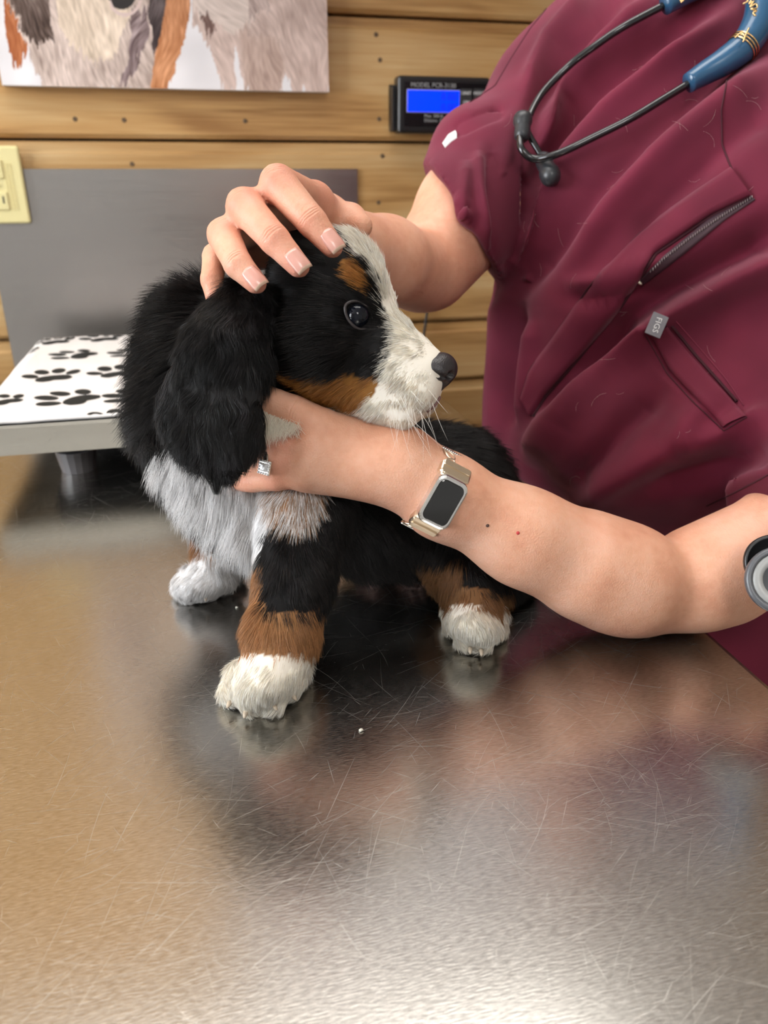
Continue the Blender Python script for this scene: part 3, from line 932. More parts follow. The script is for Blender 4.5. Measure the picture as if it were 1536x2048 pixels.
WHITE_FACE = [(650, 405), (661, 429), (688, 468), (712, 511), (743, 530), (756, 566), (765, 609), (782, 644), (788, 675), (776, 714), (766, 749), (751, 777), (739, 804), (716, 818), (640, 806), (600, 802), (560, 830), (520, 900), (700, 1000), (1100, 1000), (1000, 500), (760, 380)]
BROW = [(681, 519), (704, 517), (728, 532), (744, 556), (743, 583), (732, 591), (712, 575), (692, 556), (679, 536)]
CHEEK = [(519, 726), (544, 712), (567, 720), (575, 734), (566, 747), (599, 752), (653, 748), (716, 752), (753, 750), (757, 769), (741, 800), (712, 818), (630, 810), (591, 794), (552, 775), (519, 763)]
CHEST = [(310, 905), (330, 890), (380, 860), (500, 812), (600, 818), (690, 850), (660, 930), (560, 960), (556, 1000), (545, 1040), (532, 1062), (520, 1112), (500, 1125), (468, 1104), (446, 1082), (400, 1042), (380, 1022), (345, 978), (312, 935)]
FRINGE = [(520, 980), (560, 955), (640, 960), (646, 1010), (622, 1052), (590, 1068), (552, 1048)]
LEG_TAN = [(508, 1110), (524, 1130), (526, 1200), (538, 1246), (580, 1250), (660, 1212), (668, 1240), (650, 1290), (575, 1318), (520, 1322), (478, 1300), (474, 1262), (482, 1190), (496, 1130)]

def coat_color(p, near, jitter, speck=True):
    """coat pattern: returns colours for points on the body"""
    n = len(p)
    col = np.tile(BLACK, (n, 1))
    rel = (p - HO) / HS
    c = rel @ H_C
    pm = p.copy(); far = (c < 0) & ((near == HEAD) | (near == MUZ))
    pm[far] = p[far] - (2 * c[far] * HS)[:, None] * H_C          # markings of the face are symmetric
    x, y, z = proj(pm)
    x = x + jitter[:, 0]; y = y + jitter[:, 1]
    xr, yr, zr = proj(p); xr = xr + jitter[:, 0]; yr = yr + jitter[:, 1]
    hd = (near == HEAD) | (near == MUZ)
    fr = rel @ H_A
    w = hd & in_poly(x, y, WHITE_FACE) & ~in_poly(x, y, CHEEK)
    w |= hd & (np.abs(c) < 26 + 10 * jitter[:, 0] / 6) & (fr > -60) & (rel @ H_B > 0)
    col[w] = CREAM
    col[hd & in_poly(x, y, CHEEK)] = TAN
    col[hd & in_poly(x, y, BROW)] = TAN * 1.12
    # speckles on the whisker bed, grey bridge behind the nose
    u = rng.random(n) if speck else np.ones(n)
    wb_ = w & (np.hypot((x - 822) / 58, (y - 792) / 48) < 1) & (u < .20); col[wb_] = CREAM * np.array([.6, .5, .42])
    nb = w & (np.hypot((x - 862) / 36, (y - 716) / 22) < 1) & (u < .30); col[nb] = CREAM * np.array([.5, .45, .42])
    lip = w & (np.hypot((x - 878) / 30, (y - 800) / 40) < 1) & (u < .16); col[lip] = CREAM * np.array([.62, .5, .45])
    bd = (near == BODY) | (near == NECK) | (near == LEGF)
    m = bd & in_poly(xr, yr, CHEST) & (zr < .60); col[m] = WHITE
    m = bd & in_poly(xr, yr, FRINGE) & (zr < .60)
    col[m] = np.where((u < .36)[m][:, None], GREYT * 1.15, np.where((u < .88)[m][:, None], WHITE, LTAN))
    legf = (near == LEGF) | (near == PAWF)
    m = legf & (yr > 1225); col[m] = LTAN
    m = (legf | (near == BODY)) & in_poly(xr, yr, LEG_TAN); col[m] = LTAN
    ln = 1312 - .10 * np.abs(xr - 545)
    m = legf & (yr > ln); col[m] = CREAM
    legr = (near == LEGR) | (near == PAWR)
    m = legr & (yr > 1046); col[m] = LTAN * .9
    m = legr & (yr > 1106); col[m] = WHITE
    lh = (near == LEGH) | (near == PAWH)
    m = lh & (yr > 1150 - .25 * (xr - 900) * 0) & (xr < 1025) & (zr < .56) & ((xr < 912) | (yr > 1176)); col[m] = LTAN * .75
    m = (near == LEGH) & (xr < 925) & (yr > 1120); col[m] = LTAN * .6
    m = (near == PAWH) & (yr > 1204 + .10 * (xr - 900)); col[m] = CREAM
    m = (near == BODY) & (p[:, 2] < TABLE_Z + .018) & (xr > 640) & (xr < 860); col[m] = PINK * .8
    return col

pup = empty('puppy', P(640, 1230, .54) * np.array([1, 1, 0]) + np.array([0, 0, TABLE_Z]))
tag(pup, 'fluffy black, white and tan puppy sitting on the steel table with its head held', 'puppy')
pbody = mesh_obj('body', DV, DQ, attr_material('coat_skin', 'coat', .8, .2), pup)
vn = dog.near(DV)
_cc = coat_color(DV, vn, np.zeros((len(DV), 3)), False)
set_vcol(pbody, 'coat', _cc * np.where(_cc.sum(1) > .9, .88, .55)[:, None])
M_EAR = mat('ear_skin', tuple(BLACK * .8), .8)
pear = mesh_obj('ear', EV, EQ, M_EAR, pup)

# ------------------------------------------------------------------ fur
def make_fur_material():
    m = bpy.data.materials.new('fur'); m.use_nodes = True
    nt = m.node_tree; nt.nodes.clear()
    out = N(nt, 'ShaderNodeOutputMaterial')
    a = N(nt, 'ShaderNodeAttribute', attribute_name='fur_color')
    b = N(nt, 'ShaderNodeBsdfPrincipled')
    b.inputs['Roughness'].default_value = .36; b.inputs['Specular IOR Level'].default_value = .38
    nt.links.new(a.outputs['Color'], b.inputs['Base Color'])
    tr = N(nt, 'ShaderNodeBsdfTranslucent'); mxs = N(nt, 'ShaderNodeMixShader'); mxs.inputs[0].default_value = .25
    nt.links.new(a.outputs['Color'], tr.inputs[0])
    nt.links.new(b.outputs[0], mxs.inputs[1]); nt.links.new(tr.outputs[0], mxs.inputs[2])
    nt.links.new(mxs.outputs[0], out.inputs[0])
    return m
M_FUR = make_fur_material()

def sample_surface(V, Q, Nn, n, weight):
    T = np.concatenate([Q[:, [0, 1, 2]], Q[:, [0, 2, 3]]])
    ar = np.linalg.norm(np.cross(V[T[:, 1]] - V[T[:, 0]], V[T[:, 2]] - V[T[:, 0]]), axis=1) * weight[T].mean(1)
    t = T[rng.choice(len(T), n, p=ar / ar.sum())]
    u, v = rng.random(n), rng.random(n); f = u + v > 1; u[f] = 1 - u[f]; v[f] = 1 - v[f]
    w = np.stack([1 - u - v, u, v], 1)
    p = (V[t] * w[..., None]).sum(1); nn = (Nn[t] * w[..., None]).sum(1)
    return p, nn / (np.linalg.norm(nn, axis=1)[:, None] + 1e-9)

def tangent(d, n):
    t = d - (d * n).sum(1)[:, None] * n
    return t / (np.linalg.norm(t, axis=1)[:, None] + 1e-9)

def grow(p, n, flow, length, lift, m=6, curl=.0, clump=.35, gravity=.25, floor=TABLE_Z + .0006):
    """strands from roots p with normals n, combed along flow"""
    k = len(p)
    fl = tangent(flow, n)
    nz = vnoise3(p, 190, 4) * clump + vnoise3(p, 70, 14) * clump * .8 + rng.normal(0, .13, (k, 3))
    d = fl * (1 - lift[:, None]) + n * lift[:, None] + nz * .55
    d /= np.linalg.norm(d, axis=1)[:, None]
    pts = np.zeros((k, m, 3)); pts[:, 0] = p - n * .0006
    cur = pts[:, 0].copy(); seg = length / (m - 1)
    ph = vnoise(p, 60, 40) * 6
    for j in range(1, m):
        t = j / (m - 1)
        dd = d + fl * (.55 * t) + np.array([0, 0, -gravity * t]) + n * (-.22 * t)
        if curl: dd = dd + (np.cross(fl, n) * (curl * np.sin(ph + t * 6.5))[:, None]) if np.ndim(curl) else dd + np.cross(fl, n) * (curl * np.sin(ph + t * 6.5))[:, None]
        dd /= np.linalg.norm(dd, axis=1)[:, None]
        cur = cur + dd * seg[:, None]
        cur[:, 2] = np.maximum(cur[:, 2], floor)
        pts[:, j] = cur
    return pts

def fur_radii(k, m, r):
    prof = np.array([1.0, 1.0, .9, .72, .48, .15])
    prof = np.interp(np.linspace(0, 1, m), np.linspace(0, 1, 6), prof)
    return r[:, None] * prof[None, :]

def toward_cam(p, n):
    d = CAM - p; d /= np.linalg.norm(d, axis=1)[:, None]
    return (d * n).sum(1)

NF = 240000
dens = np.array([1.0, 1.0, 2.6, 5.0, 1.7, 1.5, 1.5, 2.4, 2.2, 2.2])
fc = toward_cam(DV, DN)
wt = dens[vn] * np.where(fc > -.35, 1.0, .18)
wt[DV[:, 2] < TABLE_Z + .003] = 0
# no coat under the near ear and against the gripping hand
rp, rn = sample_surface(DV, DQ, DN, NF, wt)
rt = dog.near(rp)
jit_ = vnoise3(rp, 240, 77) * 7 + rng.normal(0, 3.0, (NF, 3))
rc_col = coat_color(rp, rt, jit_)
isw = rc_col.sum(1) > .9
hrel = (rp - HO) / HS; ha, hb, hc_ = hrel @ H_A, hrel @ H_B, hrel @ H_C
down = np.array([0, 0, -1.0])
nose_p = hp(262, 10)
away = rp - nose_p; away /= np.linalg.norm(away, axis=1)[:, None]
left = -C_R; rump_dir = P(900, 1000, .60) - P(480, 900, .54); rump_dir /= np.linalg.norm(rump_dir)
flow = np.tile(rump_dir * .7 + down * .6, (NF, 1))
L = np.full(NF, .017); lift = np.full(NF, .42)
m = rt == BODY; lift[m] = .45; L[m] = .018
m = (rt == BODY) & isw; flow[m] = down * 1.0 + left * .25; L[m] = .022; lift[m] = .5
fx3, fy3, fz3 = proj(rp)
m = in_poly(fx3, fy3, FRINGE) & (fz3 < .6) & ((rt == BODY) | (rt == LEGF)); L[m] = .015; lift[m] = .28; flow[m] = down + C_R * .15
m = rt == NECK; flow[m] = down * .75 + left * .75 + C_F * .1; L[m] = .023; lift[m] = .55
m = rt == HEAD; flow[m] = away[m] + down * .25; L[m] = .0085 + .0045 * np.clip((120 - ha[m]) / 160, 0, 1); lift[m] = .20
m = (rt == HEAD) & (hb < -30); L[m] += .004
m = rt == MUZ; flow[m] = away[m] + down * .3; L[m] = .0050 + .006 * np.clip((235 - ha[m]) / 150, 0, 1); lift[m] = .22
for tg, toe in ((LEGF, P(520, 1420, .445)), (LEGR, P(385, 1195, .56)), (LEGH, P(950, 1300, .498))):
    m = rt == tg; flow[m] = down; L[m] = .011; lift[m] = .26
for tg, toe in ((PAWF, P(515, 1440, .445)), (PAWR, P(385, 1200, .56)), (PAWH, P(950, 1310, .498))):
    m = rt == tg; flow[m] = (toe - rp[m]); flow[m] /= np.linalg.norm(flow[m], axis=1)[:, None]; L[m] = .008; lift[m] = .22
nd_el = np.sqrt(((ha - 268) / 34) ** 2 + ((hb + 10) / 36) ** 2 + (hc_ / 42) ** 2)
L *= np.clip((nd_el - .95) / .8, .0, 1) * .75 + .25
L[nd_el < 1.02] = .0002
L *= rng.uniform(.65, 1.2, NF)
cb_ = np.minimum(rc_col * rng.uniform(.66, 1.22, NF)[:, None], .97)
blk = rc_col.sum(1) < .06
cb_[blk] = BLACK * rng.uniform(.25, 1.1, blk.sum())[:, None] * np.array([1.03, 1.0, .98])
sheen_lock = np.clip(vnoise(rp, 260, 91) + .6 * vnoise(rp, 110, 92), 0, 1)
cb_[blk] *= (.55 + 3.2 * sheen_lock[blk])[:, None]  # highlights of the black coat put into strand colour, lock by lock
cb_[~blk] *= (.86 + .14 * np.clip(vnoise(rp[~blk], 240, 93) + .5, 0, 1))[:, None]
gl = blk & (rng.random(NF) < .08); cb_[gl] = BLACK * np.array([4.6, 4.0, 3.6])  # scattered pale strands, also highlights painted as colour
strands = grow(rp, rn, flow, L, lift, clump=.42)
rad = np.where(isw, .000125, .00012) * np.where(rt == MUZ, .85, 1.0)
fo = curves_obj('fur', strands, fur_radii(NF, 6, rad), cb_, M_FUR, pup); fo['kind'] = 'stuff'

# ear coat: long wavy strands hanging down
NE = 42000
we = np.where(toward_cam(EV, EN) > -.3, 1.0, .15)
ep, en_ = sample_surface(EV, EQ, EN, NE, we)
ex, ey, _ = proj(ep)
ef = np.tile(C_D * 1.0 - C_R * .18, (NE, 1)) + (C_R * .5)[None, :] * np.clip((ey - 830) / 150, 0, 1)[:, None] * np.where(ex < 470, 1, -.5)[:, None] - C_R * .35 * (ex < 400)[:, None]
eL = .017 * rng.uniform(.7, 1.3, NE) * np.where(ey > 860, .85, 1.0)
es = grow(ep, en_, ef, eL, np.full(NE, .20), m=8, curl=.75, clump=.55, gravity=.35)
ec = BLACK * rng.uniform(.25, 1.1, NE)[:, None] * np.array([1.0, 1.0, 1.03]); ear_sheen = np.clip(vnoise(ep * np.array([1, 1, .45]), 300, 95) + .6 * vnoise(ep * np.array([1, 1, .5]), 120, 96), 0, 1); ec *= (.5 + 4.5 * ear_sheen)[:, None]; g2 = rng.random(NE) < .07; ec[g2] = BLACK * 4.2  # wavy highlights of the ear coat painted into the strand colours
eo = curves_obj('ear_fur', es, fur_radii(NE, 8, np.full(NE, .00012)), ec, M_FUR, pup); eo['kind'] = 'stuff'
# the hair tuft at the tip of the ear
tp = np.array([P(432 + rng.normal(0, 10), 940 + rng.normal(0, 6), .434 + rng.normal(0, .002)) for _ in range(160)])
tt_ = np.zeros((160, 6, 3))
for j in range(6):
    t = j / 5
    tt_[:, j] = tp * (1 - t * .72) + (P(434, 978, .434) + 0 * tp) * (t * .72) + (C_D * .006 * t)[None, :]
to = curves_obj('ear_tuft', tt_, fur_radii(160, 6, np.full(160, .00012)), np.tile(BLACK, (160, 1)), M_FUR, pup); to['kind'] = 'stuff'

# white throat hair falling between thumb and finger
nt2 = 900
tx2 = 526 + 70 * rng.random(nt2) ** 1.5; ty2 = 830 + .16 * (tx2 - 528) + rng.normal(0, 6, nt2)
tt2 = np.zeros((nt2, 6, 3)); lt2 = rng.uniform(26, 58, nt2) * (1.15 - (tx2 - 526) / 110); sx2 = rng.normal(-2, 9, nt2)
for j in range(6):
    t = j / 5
    for i in range(nt2): tt2[i, j] = P(tx2[i] + sx2[i] * t * t + 6 * math.sin(i + 3 * t), ty2[i] + lt2[i] * t, .454 - .009 * math.sin(t * 1.35) + (i % 7) * .0006)
tf = curves_obj('throat_fur', tt2, fur_radii(nt2, 6, np.full(nt2, .00012)), np.minimum(CREAM * rng.uniform(.75, 1.1, nt2)[:, None], .97), M_FUR, pup); tf['kind'] = 'stuff'

# whiskers
wh = []
for i in range(24):
    x0, y0 = 800 + rng.uniform(-25, 65), 795 + rng.uniform(-15, 40)
    z0 = float(dog.hit(x0, y0)[0])
    a0 = rng.uniform(.75, 1.6); Lw = rng.uniform(45, 120); bend = rng.uniform(-.4, .6)
    pl_ = []
    for j in range(8):
        t = j / 7; aa = a0 + bend * t
        if j: x0 += math.cos(aa) * Lw / 7; y0 += math.sin(aa) * Lw / 7
        pl_.append(P(x0, y0, z0 - .012 * math.sin(t * 1.6)))
    wh.append(pl_)
wh = np.array(wh)
wo = curves_obj('whiskers', wh, fur_radii(len(wh), 8, np.full(len(wh), .00008)), np.tile(np.array([.85, .83, .78]), (len(wh), 1)), M_FUR, pup); wo['kind'] = 'stuff'

# eyes
M_EYE = mat('eye_dark', (.004, .005, .009), .03, spec=.30)
M_LID = mat('eye_rim', srgb(54, 47, 47), .45)
def uv_ball(c, axes, r, nu=28, nv=18):
    V, Fc = [], []
    for i in range(nv + 1):
        th = math.pi * i / nv
        for j in range(nu):
            ph = 2 * math.pi * j / nu
            l = np.array([math.sin(th) * math.cos(ph), math.sin(th) * math.sin(ph), math.cos(th)]) * r
            V.append(c + l @ axes)
    for i in range(nv):
        for j in range(nu): Fc.append((i * nu + j, i * nu + (j + 1) % nu, (i + 1) * nu + (j + 1) % nu, (i + 1) * nu + j))
    return V, Fc
zE = float(dog.hit(714, 632)[0])
eye_c = P(714, 632, zE + .0022); relE = (eye_c - HO) / HS
for s in (1, -1):
    cc = relE @ H_C
    c0 = eye_c if s == 1 else eye_c - 2 * cc * HS * H_C
    look = (H_C * s * .8 + H_A * .6 + H_B * .05); look /= np.linalg.norm(look)
    ax0 = np.cross(H_B, look); ax0 /= np.linalg.norm(ax0); ax = np.array([ax0, np.cross(look, ax0), look])
    V, Fc = uv_ball(c0, ax, np.array([.0072, .0072, .0072]))
    mesh_obj('eye', V, Fc, M_EYE, pup)
    ring = []
    fl_ = -1 if s == 1 else 1
    for j in range(40):
        t = 2 * math.pi * j / 40
        xx, yy = .0094 * math.cos(t), .0069 * math.sin(t) * (1 - .25 * abs(math.cos(t)) ** 3)
        yy += .0012 * math.cos(t) * (1 if s == 1 else -1) * -1
        ring.append(c0 + (ax[0] * xx + ax[1] * yy) + look * (math.sqrt(max(.0074 ** 2 - min(xx * xx + yy * yy, .0070 ** 2), 0)) + .0004))
    tube('eyelid', ring, .0009, M_LID, pup, 10, closed=True)

# nose leather
M_NOSE = mat('nose_leather', srgb(42, 38, 40), .38, spec=.5)
nt_, nd_, lk_, b__ = nodes(M_NOSE)
vv = N(nt_, 'ShaderNodeTexVoronoi'); vv.inputs['Scale'].default_value = 1400
tcn = N(nt_, 'ShaderNodeTexCoord'); lk_.new(tcn.outputs['Object'], vv.inputs['Vector'])
bpn = N(nt_, 'ShaderNodeBump'); bpn.inputs['Strength'].default_value = .3; bpn.inputs['Distance'].default_value = .0004
lk_.new(vv.outputs[0], bpn.inputs['Height']); lk_.new(bpn.outputs[0], b__.inputs['Normal'])
ns = Solid()
ns.el(hp(268, -8, 0), H_AX, np.array([31, 31, 36]) * HS, .002)
for s in (1, -1):
    ns.el(hp(262, -18, s * 24), H_AX, np.array([29, 22, 19]) * HS, .002)
ns.rc(hp(280, -30), hp(270, -70), 11 * HS, 6 * HS, .003)
NV, NQ = ns.mesh(.0007, 16)
NV = smooth(NV, NQ, 1)
nx_, ny_, nz_ = ((NV - HO) / HS @ np.stack([H_A, H_B, H_C]).T).T
for s in (1, -1):                                                # nostrils pressed in
    d_ = np.hypot((ny_ + 18) / 9, (nz_ - s * 18) / 12)
    slit = np.hypot((ny_ + 28) / 6, (nz_ - s * 34) / 13)
    k_ = np.clip(1 - d_, 0, 1) ** .6 * (nx_ > 262) + .8 * np.clip(1 - slit, 0, 1) ** .6 * (nx_ > 248)
    NV = NV - (k_ * 14 * HS)[:, None] * H_A - (k_ * 6 * HS * s)[:, None] * H_C
nose_o = mesh_obj('nose', NV, NQ, M_NOSE, pup)
# mouth line: a thin lip edge running back along the flew
M_LIP = mat('lip', srgb(120, 84, 80), .5)
lp = []
for (aa, bb, cc_) in [(284, -60, 2), (283, -72, 5), (280, -84, 9), (274, -96, 14)]:
    q = hp(aa, bb, cc_)
    for _ in range(6):
        g_ = np.array([dog.ev((q + e_)[None])[0] for e_ in np.eye(3) * 1e-4]) - dog.ev(q[None])[0]; g_ /= np.linalg.norm(g_)
        q = q - g_ * dog.ev(q[None])[0]
    lp.append(q + g_ * .0008)
tube('lip', catmull(lp, 4), .0008, M_LIP, pup, 8)

# claws
M_CLAW = mat('claw', srgb(196, 180, 160), .4)
for (x, y, Z, dx) in [(460, 1412, .448, -6), (492, 1432, .4425, -3), (547, 1416, .4425, 8), (585, 1396, .449, 8),
                      (356, 1186, .569, -5), (380, 1198, .560, -3), (412, 1198, .556, 0),
                      (940, 1304, .499, 0), (962, 1308, .498, 1), (1000, 1278, .503, 4)]:
    a_ = P(x, y - 8, Z); b2 = P(x + dx, y + 5, Z - .003)
    b2[2] = max(b2[2], TABLE_Z + .0008); a_[2] = max(a_[2], TABLE_Z + .003)
    tube('claw', catmull([a_, .5 * (a_ + b2) - C_F * .0012, b2], 3), [.0016, .0015, .0014, .0012, .0010, .0007, .0003], M_CLAW, pup, 8)

# ================================================================== the person in scrubs
def unit(v): v = np.asarray(v, float); return v / np.linalg.norm(v)
M_SKIN = skin_material()
SCRUB = srgb(99, 29, 49)
M_SCRUB = cloth_material('burgundy_scrub', SCRUB, .22)
M_SCRUB_DARK = mat('scrub_dark_edge', tuple(c * .35 for c in SCRUB), .9)  # darkened scrub colour for the welt shadow and the pocket slit

body = Solid()
# --- trunk (under the scrubs), neck, hips
body.px(1345, 330, .82, 300, 1345, 850, .81, 320, .04)
body.px(1165, 200, .82, 85, 1430, -60, .84, 120, .04)
body.px(1430, -60, .84, 120, 1680, 330, .62, 110, .04)
NECK_C = P(1440, -150, .80)
# --- right arm (far side, comes down on the head)
ELB = P(838, 535, .665)
body.px(1060, 300, .775, 104, 940, 425, .715, 106, .02)
body.px(940, 425, .715, 104, 858, 535, .680, 86, .012)
body.px(838, 545, .668, 78, 770, 520, .610, 80, .006)
body.px(770, 520, .610, 80, 668, 478, .545, 66, .012)
body.px(668, 478, .545, 62, 640, 462, .525, 62, .008)
# palm of the right hand behind the crown
body.rc(P(645, 460, .522), P(628, 408, .478), .020, .0135, .012)
body.rc(P(640, 462, .522), P(560, 425, .482), .020, .0135, .012)
body.rc(P(635, 468, .522), P(512, 460, .488), .019, .0130, .012)
body.rc(P(630, 475, .522), P(478, 505, .494), .018, .0120, .012)
def finger(s, pts, k0=.006):
    """pts: (x, y, Z, radius px) from the knuckle to the tip"""
    for i in range(len(pts) - 1):
        a, b = pts[i], pts[i + 1]
        s.px(a[0], a[1], a[2], a[3], b[0], b[1], b[2], b[3], k0 if i == 0 else .0016)
R_F = {
    'index': [(622, 402, .470, 37), (556, 367, .428, 37), (624, 444, .419, 31), (664, 492, .4185, 24)],
    'middle': [(556, 420, .476, 36), (488, 412, .428, 36), (549, 479, .413, 31), (597, 532, .412, 24)],
    'ring': [(508, 458, .482, 33), (447, 470, .434, 33), (476, 529, .419, 29), (512, 566, .417, 23)],
    'pinky': [(474, 505, .490, 27), (430, 512, .455, 25), (424, 560, .445, 23), (432, 600, .445, 20)],
}
for f in R_F.values(): finger(body, f)
# thumb of the right hand lies on the far side of the forehead
finger(body, [(668, 462, .515, 44), (700, 440, .500, 33), (722, 452, .492, 24)], .008)
# --- left arm (near side, hand under the jaw)
body.px(1780, 820, .56, 120, 1600, 1060, .520, 112, .02)
body.px(1600, 1068, .525, 108, 1400, 1153, .516, 104, .010)
body.px(1292, 1196, .516, 76, 1450, 1170, .520, 76, .012)
body.px(1268, 1165, .508, 104, 1180, 1135, .500, 99, .006)
body.px(1225, 1152, .508, 100, 1050, 1075, .488, 87, .02)
body.px(1050, 1075, .488, 87, 888, 992, .474, 80, .02)
# back of the left hand
body.px(888, 992, .474, 80, 790, 925, .470, 64, .014)
body.px(800, 934, .470, 58, 650, 896, .468, 42, .014)
body.px(800, 935, .470, 60, 632, 925, .468, 38, .014)
body.px(800, 945, .472, 54, 615, 950, .469, 33, .014)
body.px(800, 920, .474, 54, 705, 880, .474, 38, .014)
L_F = {
    'index': [(622, 889, .464, 31), (562, 887, .460, 26), (500, 880, .472, 26), (450, 860, .490, 23)],
    'middle': [(616, 921, .465, 30), (558, 925, .462, 26), (500, 932, .475, 25), (450, 932, .495, 22)],
    'ring': [(608, 946, .466, 28), (555, 958, .466, 24), (505, 962, .478, 23), (460, 962, .495, 21)],
}
for f in L_F.values(): finger(body, f, .005)
finger(body, [(704, 876, .468, 36), (648, 850, .460, 33), (590, 822, .456, 31), (530, 797, .458, 28)], .010)
for (x, y, Z, r_) in [(628, 884, .455, 17), (622, 918, .456, 16), (612, 948, .459, 14)]:
    body.px(x, y, Z, r_, x + 30, y + 1, Z + .003, r_ * .8, .012)
# --- head above the frame, bent over the puppy
HC = P(1440, -470, .74); FD = unit(P(640, 640, .47) - HC); FD = unit(FD + np.array([0, 0, .12]))
FS = unit(np.cross(FD, np.array([0, 0, 1.0]))); FU = np.cross(FS, FD); FAX = np.array([FD, FS, FU])
def fp(f, s, u): return HC + f * FD + s * FS + u * FU
body.rc(P(1440, -110, .82), HC - .045 * FD - .05 * FU, .056, .054, .03)
body.el(HC + .012 * FU, FAX, (.096, .074, .092), .02)
body.el(fp(.035, 0, -.045), FAX, (.056, .056, .070), .02)
body.el(fp(.066, 0, -.095), FAX, (.022, .024, .020), .02)
body.rc(fp(.088, 0, .010), fp(.108, 0, -.030), .008, .013, .010)
body.rc(fp(.090, .020, -.066), fp(.090, -.020, -.066), .007, .007, .008)
for s_ in (1, -1):
    body.el(fp(-.005, s_ * .076, -.015), FAX, (.018, .007, .030), .006)
for _i in range(1):
    BV, BQ = body.mesh(.0021, 18)
BV = smooth(BV, BQ, 1)
# finer faces on the hand that rests on the head, then knuckle creases pressed in
def refine(V, Q, sel):
    S = Q[sel]; K = Q[~sel]
    e = np.concatenate([S[:, [0, 1]], S[:, [1, 2]], S[:, [2, 3]], S[:, [3, 0]]]); e.sort(1)
    ue, inv = np.unique(e, axis=0, return_inverse=True); inv = inv.ravel(); n, nq = len(V), len(S)
    V2 = np.concatenate([V, V[ue].mean(1), V[S].mean(1)])
    E = [n + inv[k * nq:(k + 1) * nq] for k in range(4)]; C = n + len(ue) + np.arange(nq)
    return V2, np.concatenate([K, np.stack([S[:, 0], E[0], C, E[3]], 1), np.stack([E[0], S[:, 1], E[1], C], 1), np.stack([C, E[1], S[:, 2], E[2]], 1), np.stack([E[3], C, E[2], S[:, 3]], 1)])
for _k in range(2):
    fx_, fy_, fz_ = proj(BV[BQ].mean(1))
    selh = ((fx_ > 400) & (fx_ < 700) & (fy_ > 325) & (fy_ < 600) & (fz_ < .462)) | ((fx_ > 500) & (fx_ < 700) & (fy_ > 780) & (fy_ < 985) & (fz_ < .47))
    BV, BQ = refine(BV, BQ, selh)
    BNn = vert_normals(BV, BQ)
    msk = np.zeros(len(BV), bool); msk[np.unique(BQ[-4 * int(selh.sum()):])] = True
    kee = np.zeros(len(BV), bool); kee[np.unique(BQ[:-4 * int(selh.sum())])] = True
    sm_ = smooth(BV, BQ, 2); fcnt = np.bincount(BQ[-4 * int(selh.sum()):].ravel(), minlength=len(BV)); inner = msk & ~kee & (fcnt >= 3); BV[inner] = sm_[inner]
def creases(fg, joint, lines, amp, wid=.00042):
    global BV
    a, b, c = P(*fg[joint - 1][:3]), P(*fg[joint][:3]), P(*fg[joint + 1][:3])
    ax = unit(unit(c - b) + .6 * unit(b - a)); r_ = fg[joint][3] * fg[joint][2] / F_PX
    d = BV - b; s = d @ ax; rad = d - s[:, None] * ax; rl = np.linalg.norm(rad, axis=1)
    up = unit(-C_F - ax * (-C_F @ ax)); dors = np.clip((rad @ up) / (rl + 1e-9), 0, 1)
    near_ = (rl < r_ * 1.5) & (np.abs(s) < .008)
    wob = vnoise(BV, 330, 8) * .0005
    off = np.zeros(len(BV))
    for l_, k_ in lines: off -= k_ * amp * np.exp(-((s - l_ + wob + .0012 * (1 - dors)) / wid) ** 2)
    BV = BV + (rad / (rl[:, None] + 1e-9)) * (off * near_ * inner * dors ** 1.5)[:, None]
for fg in (R_F['index'], R_F['middle'], R_F['ring']):
    creases(fg, 2, [(-.0022, .8), (-.0006, 1.0), (.0010, .8)], .00042)
    creases(fg, 1, [(-.003, .6), (-.0012, .9), (.0006, 1.0), (.0024, .8), (.004, .5)], .0004)
creases([(704, 876, .468, 36), (648, 850, .460, 33), (590, 822, .456, 31), (530, 797, .458, 28)], 2, [(-.002, .8), (-.0004, 1.), (.0014, .8)], .0005)
person = empty('person', (.48, .64, 0))
tag(person, 'person in a burgundy scrub top leaning over the table and holding the puppy', 'person')
skin = mesh_obj('body', BV, BQ, M_SKIN, person)
# pinker knuckles, fingertips and crook of the elbow
fl_at = skin.data.attributes.new('flush', 'FLOAT', 'POINT')
flu = np.zeros(len(BV))
for f in list(R_F.values()) + list(L_F.values()):
    for (x, y, Z, rr), s_ in zip(f, (.25, .5, .35, .75)):
        d = np.linalg.norm(BV - P(x, y, Z), axis=1)
        flu = np.maximum(flu, s_ * np.exp(-(d / (rr * Z / F_PX * 1.25)) ** 2))
flu = np.clip(flu + .25 * np.clip(vnoise(BV, 22, 5), 0, 1), 0, 1)
fl_at.data.foreach_set('value', flu.astype(np.float32))

# moles on the near forearm
for (x, y, c_) in [(975, 1051, (70, 40, 34)), (1036, 1066, (190, 60, 60)), (898, 903, (150, 84, 66))]:
    z_ = float(body.hit(x, y)[0]); V, Fc = uv_ball(P(x, y, z_), np.array([C_R, C_D, -C_F]), np.array([.0011, .0011, .0004]), 10, 6)
    mesh_obj('mole', V, Fc, mat('mole_tint', srgb(*c_), .5), skin)
